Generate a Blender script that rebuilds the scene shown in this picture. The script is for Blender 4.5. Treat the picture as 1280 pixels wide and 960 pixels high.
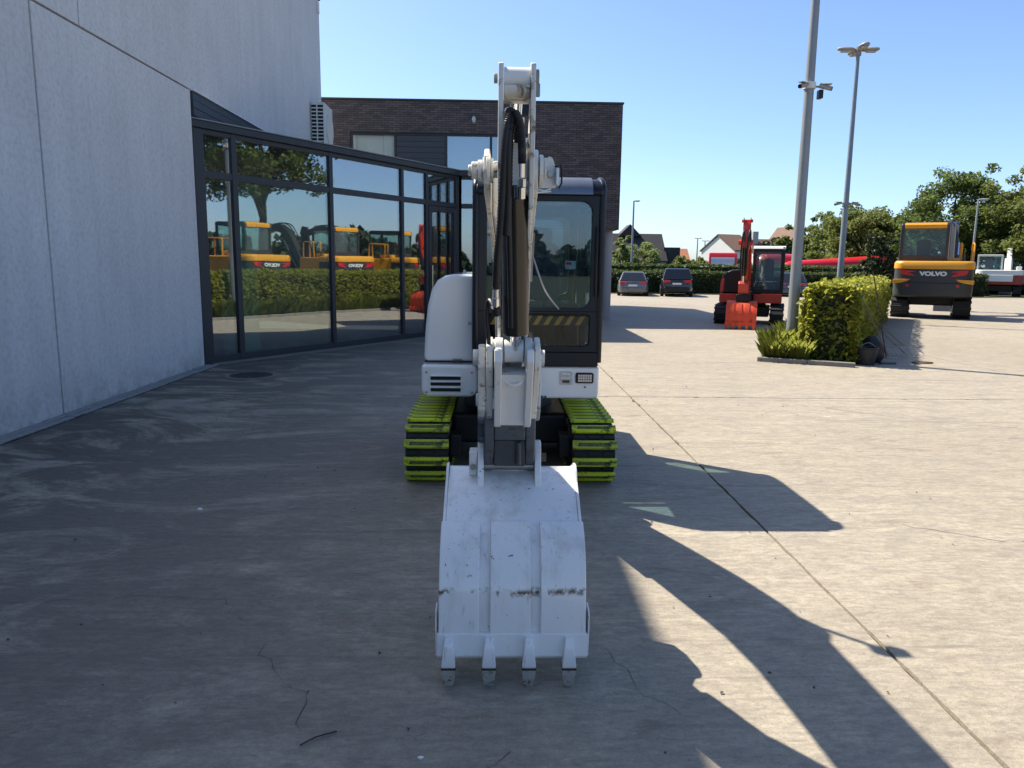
import bpy, bmesh, math, random
import numpy as np
from mathutils import Vector, Matrix, Quaternion

R = math.radians
sc = bpy.context.scene
for o in list(bpy.data.objects):
    bpy.data.objects.remove(o)
COL = sc.collection

# ------------------------------------------------------------------ camera
F_PX, CAM_H = 930.0, 1.8
PITCH, ROLL, YAW = R(9.16), R(0.7), R(1.36)
fwd = Vector((math.sin(YAW) * math.cos(PITCH), math.cos(YAW) * math.cos(PITCH), -math.sin(PITCH)))
rgt = Vector((math.cos(YAW), -math.sin(YAW), 0))
upv = rgt.cross(fwd)
r2 = rgt * math.cos(ROLL) + upv * math.sin(ROLL)
u2 = r2.cross(fwd)
cam = bpy.data.cameras.new('camera')
cam.sensor_width = 36
cam.lens = 36 * F_PX / 1280
cam.clip_start = 0.05
cam.clip_end = 5000
camo = bpy.data.objects.new('camera', cam)
camo.matrix_world = Matrix(((r2.x, u2.x, -fwd.x, 0), (r2.y, u2.y, -fwd.y, 0), (r2.z, u2.z, -fwd.z, CAM_H), (0, 0, 0, 1)))
COL.objects.link(camo)
sc.camera = camo

# ------------------------------------------------------------------ world, sun, exposure
SUN = Vector((-0.641, 0.497, 1.0)).normalized()          # direction to the sun
world = bpy.data.worlds.new('World')
sc.world = world
world.use_nodes = True
wn = world.node_tree.nodes
wl = world.node_tree.links
wn.clear()
sky = wn.new('ShaderNodeTexSky')
sky.sky_type = 'NISHITA'
sky.sun_disc = False
sky.sun_elevation = math.asin(SUN.z)
sky.sun_rotation = math.atan2(SUN.x, SUN.y)
sky.altitude = 0
sky.air_density = 0.78
sky.dust_density = 0.9
sky.ozone_density = 5.0
bg = wn.new('ShaderNodeBackground')
bg.inputs['Strength'].default_value = 0.126
wo = wn.new('ShaderNodeOutputWorld')
wl.new(sky.outputs[0], bg.inputs['Color'])
wl.new(bg.outputs[0], wo.inputs['Surface'])
sun = bpy.data.lights.new('sun', 'SUN')
sun.energy = 5.0
sun.angle = R(0.53)
sun.color = (1.0, 0.92, 0.79)
suno = bpy.data.objects.new('sun', sun)
suno.rotation_euler = SUN.to_track_quat('Z', 'Y').to_euler()
suno.location = (-20, 15, 30)
COL.objects.link(suno)
sc.view_settings.view_transform = 'Standard'
sc.view_settings.look = 'None'
sc.view_settings.exposure = 0.9
sc.view_settings.gamma = 1.0
sc.render.engine = 'CYCLES'
sc.cycles.max_bounces = 8
sc.cycles.transparent_max_bounces = 16
sc.cycles.caustics_reflective = False
sc.cycles.caustics_refractive = False
sc.cycles.sample_clamp_indirect = 6.0
sc.cycles.use_denoising = True

# ------------------------------------------------------------------ materials
def new_mat(name):
    m = bpy.data.materials.new(name)
    m.use_nodes = True
    nt = m.node_tree
    nt.nodes.clear()
    out = nt.nodes.new('ShaderNodeOutputMaterial')
    return m, nt, out

def N(nt, t, **kw):
    n = nt.nodes.new(t)
    for k, v in kw.items():
        setattr(n, k, v)
    return n

def noise(nt, vec, scale, detail=4, rough=0.6, dist=0.0):
    n = N(nt, 'ShaderNodeTexNoise')
    n.inputs['Scale'].default_value = scale
    n.inputs['Detail'].default_value = detail
    n.inputs['Roughness'].default_value = rough
    n.inputs['Distortion'].default_value = dist
    if vec is not None:
        nt.links.new(vec, n.inputs['Vector'])
    return n.outputs['Fac']

def ramp(nt, fac, stops):
    r = N(nt, 'ShaderNodeValToRGB')
    el = r.color_ramp.elements
    while len(el) > 1:
        el.remove(el[-1])
    first = True
    for p, c in stops:
        e = el[0] if first else el.new(p)
        first = False
        e.position = p
        e.color = (c, c, c, 1) if isinstance(c, (int, float)) else (*c, 1)
    nt.links.new(fac, r.inputs['Fac'])
    return r.outputs['Color']

def mixc(nt, fac, a, b, mode='MIX'):
    m = N(nt, 'ShaderNodeMix', data_type='RGBA', blend_type=mode)
    for sock, val in ((m.inputs[0], fac), (m.inputs[6], a), (m.inputs[7], b)):
        if isinstance(val, (int, float)):
            sock.default_value = val
        elif isinstance(val, tuple):
            sock.default_value = (*val, 1)
        else:
            nt.links.new(val, sock)
    return m.outputs[2]

def math_n(nt, op, a, b=0.0, clamp=False):
    m = N(nt, 'ShaderNodeMath', operation=op, use_clamp=clamp)
    for i, val in enumerate((a, b)):
        if isinstance(val, (int, float)):
            m.inputs[i].default_value = val
        else:
            nt.links.new(val, m.inputs[i])
    return m.outputs[0]

def posn(nt, scale=None, obj=False):
    if obj:
        v = N(nt, 'ShaderNodeTexCoord').outputs['Object']
    else:
        v = N(nt, 'ShaderNodeNewGeometry').outputs['Position']
    if scale:
        mp = N(nt, 'ShaderNodeMapping')
        mp.inputs['Scale'].default_value = scale
        nt.links.new(v, mp.inputs['Vector'])
        v = mp.outputs[0]
    return v

def princ(nt, out, color, rough=0.5, metal=0.0, bump=None, bstr=0.2, bdist=0.01, coat=0.0, spec=0.5):
    p = N(nt, 'ShaderNodeBsdfPrincipled')
    if isinstance(color, tuple):
        p.inputs['Base Color'].default_value = (*color, 1)
    else:
        nt.links.new(color, p.inputs['Base Color'])
    if isinstance(rough, (int, float)):
        p.inputs['Roughness'].default_value = rough
    else:
        nt.links.new(rough, p.inputs['Roughness'])
    p.inputs['Metallic'].default_value = metal
    p.inputs['Coat Weight'].default_value = coat
    p.inputs['Coat Roughness'].default_value = 0.08
    p.inputs['Specular IOR Level'].default_value = spec
    if bump is not None:
        b = N(nt, 'ShaderNodeBump')
        b.inputs['Strength'].default_value = bstr
        b.inputs['Distance'].default_value = bdist
        nt.links.new(bump, b.inputs['Height'])
        nt.links.new(b.outputs[0], p.inputs['Normal'])
    nt.links.new(p.outputs[0], out.inputs['Surface'])
    return p

def paint(name, col, rough=0.4, metal=0.0, var=0.12, scale=4, dirt=None, dirt_amt=0.0, dirt_scale=9, coat=0.0, bump=0.05, bscale=60, spec=0.5):
    """painted or plain surface with mottling, optional dirt specks"""
    m, nt, out = new_mat(name)
    v = posn(nt, obj=True)
    f = noise(nt, v, scale, 5)
    c = mixc(nt, f, tuple(x * (1 - var) for x in col), tuple(min(1, x * (1 + var)) for x in col))
    rr = mixc(nt, noise(nt, v, scale * 3, 3), (rough * 0.8,) * 3, (min(1, rough * 1.25),) * 3)
    if dirt:
        d = ramp(nt, noise(nt, v, dirt_scale, 8, 0.7, 0.6), [(0.0, 0.0), (1 - dirt_amt - 0.42, 0.0), (1 - dirt_amt - 0.30, 1.0)])
        c = mixc(nt, d, c, dirt)
        rr = mixc(nt, d, rr, (0.85,) * 3)
    princ(nt, out, c, rr, metal, noise(nt, v, bscale, 3), bump, 0.003, coat, spec)
    return m

M = {}
WHITE = (0.82, 0.81, 0.78)
M['white'] = paint('white_paint', WHITE, 0.38, var=0.07, dirt=(0.20, 0.15, 0.09), dirt_amt=0.0, dirt_scale=7, coat=0.15)
M['white_worn'] = paint('white_paint_worn', (0.72, 0.70, 0.64), 0.45, var=0.09, dirt=(0.16, 0.11, 0.06), dirt_amt=0.035, dirt_scale=16, coat=0.05)
M['body_white'] = paint('body_white', (0.84, 0.85, 0.845), 0.22, var=0.03, coat=1.0)
M['black'] = paint('black_paint', (0.008, 0.009, 0.011), 0.4, var=0.2, spec=0.35)
M['navy'] = paint('cab_dark_paint', (0.007, 0.009, 0.014), 0.35, var=0.2, coat=0.0, spec=0.35)
M['roof_glint'] = paint('glint_metal', (0.20, 0.22, 0.25), 0.35, 0.7, var=0.3, scale=8)
M['rubber'] = paint('rubber', (0.016, 0.016, 0.017), 0.75, var=0.3)
M['hose'] = paint('hose', (0.010, 0.010, 0.012), 0.5, var=0.3, bump=0.5, bscale=90)
M['darkmetal'] = paint('dark_metal', (0.075, 0.08, 0.09), 0.42, 0.4, var=0.3, dirt=(0.10, 0.065, 0.04), dirt_amt=0.02)
M['coupler'] = paint('coupler_grey', (0.11, 0.12, 0.13), 0.5, 0.1, var=0.3, dirt=(0.07, 0.05, 0.035), dirt_amt=0.03, dirt_scale=20)
M['steel'] = paint('worn_steel', (0.36, 0.34, 0.31), 0.35, 0.85, var=0.3)
M['chrome'] = paint('chrome', (0.75, 0.75, 0.76), 0.12, 1.0, var=0.05)
M['rusty'] = paint('rusty_steel', (0.14, 0.085, 0.05), 0.7, 0.3, var=0.4)
M['cyl'] = paint('cylinder_black', (0.022, 0.018, 0.014), 0.24, 0.3, var=0.3, coat=0.4)
M['lime'] = paint('lime_paint', (0.60, 0.70, 0.015), 0.5, var=0.28, scale=9, dirt=(0.05, 0.055, 0.025), dirt_amt=0.055, dirt_scale=14)
_nt = M['lime'].node_tree
_p = [n for n in _nt.nodes if n.type == 'BSDF_PRINCIPLED'][0]
_src = _p.inputs['Base Color'].links[0].from_socket
_oi = _nt.nodes.new('ShaderNodeObjectInfo')
_nt.links.new(mixc(_nt, ramp(_nt, _oi.outputs['Random'], [(0.0, 0.0), (0.55, 0.12), (1.0, 0.5)]), _src, (0.14, 0.15, 0.05)), _p.inputs['Base Color'])
M['lime_worn'] = paint('lime_worn', (0.12, 0.135, 0.03), 0.7, var=0.6, scale=30, dirt=(0.03, 0.03, 0.025), dirt_amt=0.10, dirt_scale=40)
M['orange'] = paint('orange_stripe', (0.75, 0.33, 0.03), 0.5)
M['seat'] = paint('seat_cloth', (0.045, 0.055, 0.075), 0.8, var=0.2)
M['sticker'] = paint('sticker', (0.62, 0.58, 0.50), 0.5, var=0.3, scale=40, dirt=(0.35, 0.2, 0.12), dirt_amt=0.04, dirt_scale=60)
M['lens'] = paint('lamp_lens', (0.55, 0.56, 0.55), 0.15, 0.3, var=0.2, scale=60)
M['frame_grey'] = paint('facade_frame', (0.034, 0.040, 0.048), 0.45, 0.2, var=0.12)
M['red'] = paint('red_paint', (0.62, 0.045, 0.020), 0.4, var=0.15, coat=0.2)
M['redorange'] = paint('bucket_red', (0.78, 0.085, 0.022), 0.45, var=0.18, dirt=(0.25, 0.05, 0.02), dirt_amt=0.02)
M['yellow'] = paint('yellow_paint', (0.72, 0.33, 0.016), 0.35, var=0.1, coat=0.2)
M['volvo_grey'] = paint('counterweight_grey', (0.030, 0.034, 0.037), 0.45, var=0.2)
M['taillight'] = paint('tail_light', (0.55, 0.01, 0.02), 0.2, coat=0.5)
M['signal_white'] = paint('lettering_white', (0.75, 0.75, 0.74), 0.4, var=0.03)
M['pole'] = paint('galvanised', (0.26, 0.28, 0.29), 0.55, 0.35, var=0.15, scale=3)
M['pole2'] = paint('pole_paint', (0.20, 0.25, 0.29), 0.5, 0.1, var=0.12)
M['lampgrey'] = paint('lamp_head_grey', (0.30, 0.28, 0.25), 0.5, var=0.2)
M['acwhite'] = paint('ac_casing', (0.66, 0.65, 0.61), 0.5, var=0.05)
M['blind'] = paint('window_blind', (0.85, 0.83, 0.77), 0.7, var=0.04)
M['panel_grey'] = paint('cladding_grey', (0.052, 0.060, 0.068), 0.5, var=0.1)
M['roofdark'] = paint('dark_roof', (0.022, 0.020, 0.022), 0.7, var=0.3, scale=1)
M['roofbrown'] = paint('brown_roof', (0.15, 0.085, 0.055), 0.8, var=0.25, scale=1.5)
M['rooforange'] = paint('orange_roof', (0.42, 0.16, 0.08), 0.8, var=0.2, scale=1)
M['render_white'] = paint('white_render', (0.70, 0.68, 0.63), 0.85, var=0.06, scale=0.8)
M['render_grey'] = paint('grey_render', (0.40, 0.39, 0.38), 0.85, var=0.06, scale=0.8)
M['car_grey'] = paint('car_grey', (0.14, 0.145, 0.15), 0.28, 0.5, var=0.05, coat=0.8)
M['car_dark'] = paint('car_dark', (0.018, 0.019, 0.021), 0.25, 0.2, var=0.05, coat=0.8)
M['car_blue'] = paint('car_blue', (0.055, 0.07, 0.10), 0.25, 0.4, var=0.05, coat=0.8)
M['darkglass'] = paint('dark_glass', (0.012, 0.016, 0.020), 0.06, var=0.1, coat=0.5)
M['plate'] = paint('number_plate', (0.66, 0.64, 0.62), 0.5, var=0.05)
M['winered'] = paint('wine_red', (0.24, 0.012, 0.016), 0.4, coat=0.2)
M['teal'] = paint('teal_paint', (0.03, 0.30, 0.28), 0.45)
M['tankred'] = paint('tank_red', (0.60, 0.012, 0.02), 0.35, coat=0.3)
M['bark'] = paint('bark', (0.065, 0.05, 0.038), 0.9, var=0.35, bump=0.6, bscale=12)
M['soil'] = paint('soil', (0.055, 0.045, 0.033), 0.95, var=0.4, bump=0.5, bscale=20)
M['hedge_core'] = paint('hedge_core', (0.016, 0.024, 0.008), 0.95, var=0.4, scale=6)
M['plastic_black'] = paint('black_plastic', (0.014, 0.014, 0.015), 0.5, var=0.2)
M['wood'] = paint('tool_wood', (0.24, 0.16, 0.09), 0.7, var=0.2)
M['kerb'] = paint('kerb_concrete', (0.20, 0.19, 0.17), 0.9, var=0.25, scale=6, bump=0.4, bscale=60)
M['sett'] = paint('sett_stone', (0.27, 0.265, 0.25), 0.9, var=0.3, scale=8, bump=0.5, bscale=50)
M['iron'] = paint('cast_iron', (0.055, 0.050, 0.048), 0.6, 0.5, var=0.3, bump=0.5, bscale=80)
M['litter'] = paint('litter_white', (0.75, 0.75, 0.72), 0.8)
M['tooth_steel'] = paint('tooth_steel', (0.46, 0.44, 0.40), 0.45, 0.3, var=0.35, scale=30, dirt=(0.12, 0.08, 0.05), dirt_amt=0.06, dirt_scale=25)
M['twig'] = paint('twig_brown', (0.05, 0.035, 0.025), 0.9)
M['roomfloor'] = paint('room_floor', (0.10, 0.10, 0.10), 0.3, var=0.1)
M['roomwall'] = paint('room_wall', (0.14, 0.145, 0.145), 0.8, var=0.05)
M['partition'] = paint('partition_green', (0.34, 0.50, 0.43), 0.4, var=0.05)
M['joint'] = paint('joint_filler', (0.018, 0.016, 0.014), 0.95, var=0.4, scale=20)
M['hydrant'] = paint('red_plastic', (0.55, 0.02, 0.02), 0.35, coat=0.2)

def ground_mat():
    m, nt, out = new_mat('yard_concrete')
    v = posn(nt)
    streak = posn(nt, (1.2, 3.4, 1.0))
    a = noise(nt, v, 0.22, 5, 0.6)
    b = noise(nt, streak, 1.6, 8, 0.72, 0.5)
    c = noise(nt, v, 28, 5, 0.75)
    d = noise(nt, v, 0.9, 7, 0.68, 1.2)
    col = mixc(nt, ramp(nt, a, [(0.35, 0.0), (0.65, 1.0)]), (0.400, 0.345, 0.258), (0.460, 0.405, 0.312))
    col = mixc(nt, ramp(nt, b, [(0.38, 0.0), (0.62, 1.0)]), mixc(nt, 0.42, col, (0.20, 0.175, 0.140)), col)
    col = mixc(nt, ramp(nt, c, [(0.30, 0.0), (0.55, 1.0)]), mixc(nt, 0.40, col, (0.14, 0.12, 0.10)), col)
    fs = noise(nt, posn(nt, (1.0, 3.2, 1.0)), 7.5, 8, 0.75, 0.4)
    col = mixc(nt, ramp(nt, fs, [(0.40, 0.0), (0.58, 1.0)]), mixc(nt, 0.46, col, (0.16, 0.14, 0.115)), col)
    # reddish and oily blotches
    col = mixc(nt, ramp(nt, d, [(0.60, 0.0), (0.74, 0.45)]), col, (0.235, 0.175, 0.125))
    # old tar and tyre dirt along the driving lane beside the big wall
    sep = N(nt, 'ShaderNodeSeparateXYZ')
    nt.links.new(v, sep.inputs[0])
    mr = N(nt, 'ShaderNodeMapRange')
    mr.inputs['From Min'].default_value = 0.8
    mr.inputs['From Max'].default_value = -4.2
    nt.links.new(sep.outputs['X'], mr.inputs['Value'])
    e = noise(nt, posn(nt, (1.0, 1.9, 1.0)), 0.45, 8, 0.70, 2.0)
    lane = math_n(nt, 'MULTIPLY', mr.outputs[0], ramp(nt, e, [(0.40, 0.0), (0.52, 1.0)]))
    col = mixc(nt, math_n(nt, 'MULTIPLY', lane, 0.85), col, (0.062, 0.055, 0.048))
    # small dark specks and tiny pits
    vo = N(nt, 'ShaderNodeTexVoronoi')
    vo.inputs['Scale'].default_value = 5.5
    nt.links.new(v, vo.inputs['Vector'])
    pits = ramp(nt, vo.outputs['Distance'], [(0.0, 1.0), (0.045, 0.0)])
    pk = math_n(nt, 'MULTIPLY', pits, ramp(nt, noise(nt, v, 2.3, 2), [(0.5, 0.0), (0.56, 1.0)]))
    col = mixc(nt, math_n(nt, 'MULTIPLY', pk, 0.7), col, (0.06, 0.05, 0.045))
    g2 = noise(nt, v, 95, 3, 0.7)
    col = mixc(nt, ramp(nt, g2, [(0.34, 0.0), (0.50, 1.0)]), mixc(nt, 0.30, col, (0.10, 0.09, 0.08)), col)
    # rust-brown water stains and tyre scuffs
    st = noise(nt, posn(nt, (0.55, 1.5, 1.0)), 1.3, 8, 0.72, 2.2)
    col = mixc(nt, ramp(nt, st, [(0.56, 0.0), (0.68, 0.55)]), col, (0.165, 0.125, 0.090))
    ty = noise(nt, posn(nt, (0.25, 6.0, 1.0)), 1.1, 5, 0.6, 0.9)
    col = mixc(nt, ramp(nt, ty, [(0.60, 0.0), (0.70, 0.40)]), col, (0.115, 0.105, 0.095))
    pale = noise(nt, posn(nt, (0.8, 2.6, 1.0)), 2.1, 7, 0.7, 1.0)
    col = mixc(nt, ramp(nt, pale, [(0.60, 0.0), (0.74, 0.5)]), col, (0.50, 0.46, 0.385))
    bump = math_n(nt, 'ADD', math_n(nt, 'ADD', math_n(nt, 'MULTIPLY', b, 0.7), math_n(nt, 'MULTIPLY', c, 0.5)), math_n(nt, 'MULTIPLY', g2, 0.35))
    princ(nt, out, col, ramp(nt, b, [(0.3, 0.62), (0.7, 0.85)]), 0, bump, 0.5, 0.012, spec=0.35)
    return m
M['ground'] = ground_mat()

def wall_mat():
    m, nt, out = new_mat('precast_concrete')
    v = posn(nt)
    vs = posn(nt, (1.0, 1.0, 0.12))
    a = noise(nt, v, 0.55, 6, 0.62, 0.4)
    b = noise(nt, vs, 3.2, 5, 0.65)
    c = noise(nt, v, 16, 5, 0.7)
    col = mixc(nt, ramp(nt, a, [(0.3, 0.0), (0.7, 1.0)]), (0.66, 0.645, 0.63), (0.76, 0.745, 0.73))
    col = mixc(nt, ramp(nt, b, [(0.36, 0.0), (0.60, 1.0)]), mixc(nt, 0.20, col, (0.42, 0.42, 0.42)), col)
    col = mixc(nt, ramp(nt, c, [(0.36, 0.0), (0.55, 1.0)]), mixc(nt, 0.22, col, (0.2, 0.2, 0.2)), col)
    sepw = N(nt, 'ShaderNodeSeparateXYZ')
    nt.links.new(v, sepw.inputs[0])
    mrw = N(nt, 'ShaderNodeMapRange')
    mrw.inputs['From Min'].default_value = 0.55
    mrw.inputs['From Max'].default_value = 0.0
    nt.links.new(sepw.outputs['Z'], mrw.inputs['Value'])
    spl = math_n(nt, 'MULTIPLY', mrw.outputs[0], ramp(nt, noise(nt, v, 3.5, 6, 0.7), [(0.35, 0.0), (0.65, 0.9)]))
    col = mixc(nt, math_n(nt, 'MULTIPLY', spl, 0.6), col, (0.22, 0.20, 0.17))
    vo = N(nt, 'ShaderNodeTexVoronoi')
    vo.inputs['Scale'].default_value = 4.5
    nt.links.new(v, vo.inputs['Vector'])
    pin = math_n(nt, 'MULTIPLY', ramp(nt, vo.outputs['Distance'], [(0.0, 1.0), (0.05, 0.0)]), ramp(nt, noise(nt, v, 1.3, 2), [(0.52, 0.0), (0.56, 1.0)]))
    col = mixc(nt, math_n(nt, 'MULTIPLY', pin, 0.55), col, (0.12, 0.12, 0.12))
    bump = math_n(nt, 'SUBTRACT', math_n(nt, 'MULTIPLY', c, 0.5), math_n(nt, 'MULTIPLY', pin, 0.8))
    princ(nt, out, col, 0.8, 0, bump, 0.3, 0.006, spec=0.3)
    return m
M['wall'] = wall_mat()

def brick_mat():
    m, nt, out = new_mat('dark_brick')
    v = posn(nt)
    sep = N(nt, 'ShaderNodeSeparateXYZ')
    nt.links.new(v, sep.inputs[0])
    cmb = N(nt, 'ShaderNodeCombineXYZ')
    nt.links.new(math_n(nt, 'ADD', sep.outputs['X'], sep.outputs['Y']), cmb.inputs['X'])
    nt.links.new(sep.outputs['Z'], cmb.inputs['Y'])
    br = N(nt, 'ShaderNodeTexBrick')
    br.offset = 0.5
    br.inputs['Scale'].default_value = 1.0
    br.inputs['Brick Width'].default_value = 0.24
    br.inputs['Row Height'].default_value = 0.068
    br.inputs['Mortar Size'].default_value = 0.007
    br.inputs['Mortar Smooth'].default_value = 0.2
    br.inputs['Color1'].default_value = (0.095, 0.080, 0.080, 1)
    br.inputs['Color2'].default_value = (0.185, 0.142, 0.130, 1)
    br.inputs['Mortar'].default_value = (0.035, 0.033, 0.032, 1)
    br.inputs['Bias'].default_value = -0.1
    nt.links.new(cmb.outputs[0], br.inputs['Vector'])
    n2 = noise(nt, posn(nt, (1.2, 1.2, 14)), 2.2, 5, 0.7)
    col = mixc(nt, ramp(nt, n2, [(0.58, 0.0), (0.75, 0.7)]), br.outputs['Color'], (0.26, 0.24, 0.23))
    n3 = noise(nt, v, 0.7, 4)
    col = mixc(nt, n3, mixc(nt, 0.35, col, (0.03, 0.028, 0.03)), col)
    princ(nt, out, col, 0.8, 0, math_n(nt, 'SUBTRACT', 1.0, br.outputs['Fac']), 0.6, 0.012, spec=0.3)
    return m
M['brick'] = brick_mat()

def glass_mat(name, tint, refl=0.1, rough=0.01, ior=1.5, dust=0.0):
    m, nt, out = new_mat(name)
    tr = N(nt, 'ShaderNodeBsdfTransparent')
    tr.inputs['Color'].default_value = (*tint, 1)
    gl = N(nt, 'ShaderNodeBsdfGlossy')
    gl.inputs['Color'].default_value = (0.93, 0.96, 1.0, 1)
    gl.inputs['Roughness'].default_value = rough
    lw = N(nt, 'ShaderNodeLayerWeight')
    f5 = math_n(nt, 'POWER', lw.outputs['Facing'], 5.0)
    fac = math_n(nt, 'ADD', math_n(nt, 'MULTIPLY', f5, 0.9), refl + 0.04, True)
    v = posn(nt)
    b = N(nt, 'ShaderNodeBump')
    b.inputs['Strength'].default_value = 0.05
    b.inputs['Distance'].default_value = 0.02
    nt.links.new(noise(nt, v, 0.8, 2), b.inputs['Height'])
    nt.links.new(b.outputs[0], gl.inputs['Normal'])
    mx = N(nt, 'ShaderNodeMixShader')
    nt.links.new(fac, mx.inputs[0])
    nt.links.new(tr.outputs[0], mx.inputs[1])
    nt.links.new(gl.outputs[0], mx.inputs[2])
    last = mx.outputs[0]
    if dust:
        df = N(nt, 'ShaderNodeBsdfDiffuse')
        df.inputs['Color'].default_value = (0.50, 0.54, 0.58, 1)
        m2 = N(nt, 'ShaderNodeMixShader')
        nt.links.new(math_n(nt, 'MULTIPLY', ramp(nt, noise(nt, v, 3.0, 5), [(0.3, 0.5), (0.7, 1.0)]), dust), m2.inputs[0])
        nt.links.new(last, m2.inputs[1])
        nt.links.new(df.outputs[0], m2.inputs[2])
        last = m2.outputs[0]
    nt.links.new(last, out.inputs['Surface'])
    return m
M['facade_glass'] = glass_mat('facade_glass', (0.62, 0.68, 0.68), 0.24, dust=0.02)
M['facade_glass_green'] = glass_mat('facade_glass_green', (0.66, 0.80, 0.72), 0.20, dust=0.05)
M['cab_glass'] = glass_mat('cab_glass', (0.80, 0.90, 0.88), 0.03, dust=0.03)
M['screen_glass'] = glass_mat('screen_glass', (0.66, 0.79, 0.87), 0.04, dust=0.015)
M['low_glass'] = glass_mat('low_glass', (0.72, 0.80, 0.82), -0.02)
M['clear_glass'] = glass_mat('clear_glass', (0.90, 0.93, 0.92), 0.02)

def leaf_mat(name, c_dark, c_light, trans=0.35):
    m, nt, out = new_mat(name)
    g = N(nt, 'ShaderNodeNewGeometry')
    col = ramp(nt, g.outputs['Random Per Island'], [(0.0, c_dark), (0.55, tuple((a + b) / 2 for a, b in zip(c_dark, c_light))), (1.0, c_light)])
    v = g.outputs['Position']
    col = mixc(nt, noise(nt, v, 1.1, 3), mixc(nt, 0.35, col, c_dark), col)
    p = N(nt, 'ShaderNodeBsdfPrincipled')
    p.inputs['Roughness'].default_value = 0.55
    p.inputs['Specular IOR Level'].default_value = 0.35
    nt.links.new(col, p.inputs['Base Color'])
    t = N(nt, 'ShaderNodeBsdfTranslucent')
    nt.links.new(mixc(nt, 0.4, col, tuple(min(1, x * 1.6) for x in c_light)), t.inputs['Color'])
    mx = N(nt, 'ShaderNodeMixShader')
    mx.inputs[0].default_value = trans
    nt.links.new(p.outputs[0], mx.inputs[1])
    nt.links.new(t.outputs[0], mx.inputs[2])
    nt.links.new(mx.outputs[0], out.inputs['Surface'])
    return m
M['leaf_hedge'] = leaf_mat('leaf_hedge', (0.090, 0.135, 0.018), (0.46, 0.44, 0.065), 0.55)
M['leaf_far_hedge'] = leaf_mat('leaf_far_hedge', (0.032, 0.060, 0.016), (0.11, 0.135, 0.032), 0.4)
M['leaf_oak'] = leaf_mat('leaf_oak', (0.042, 0.078, 0.018), (0.145, 0.180, 0.042), 0.5)
M['leaf_mid'] = leaf_mat('leaf_mid', (0.070, 0.105, 0.026), (0.19, 0.21, 0.055), 0.5)
M['leaf_pale'] = leaf_mat('leaf_pale', (0.11, 0.16, 0.05), (0.26, 0.30, 0.11), 0.5)
M['leaf_dark'] = leaf_mat('leaf_dark', (0.012, 0.026, 0.010), (0.045, 0.065, 0.020), 0.2)
M['grass'] = leaf_mat('grass_blade', (0.15, 0.21, 0.03), (0.36, 0.37, 0.08), 0.6)

# ------------------------------------------------------------------ mesh helpers
ORG = {}

def rounded_rect(w, h, r, n=5, cx=0.0, cy=0.0):
    pts = []
    for sx, sy, a0 in ((1, 1, 0), (-1, 1, 90), (-1, -1, 180), (1, -1, 270)):
        for k in range(n + 1):
            a = R(a0 + 90 * k / n)
            pts.append((cx + sx * (w / 2 - r) + r * math.cos(a), cy + sy * (h / 2 - r) + r * math.sin(a)))
    return pts

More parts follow.
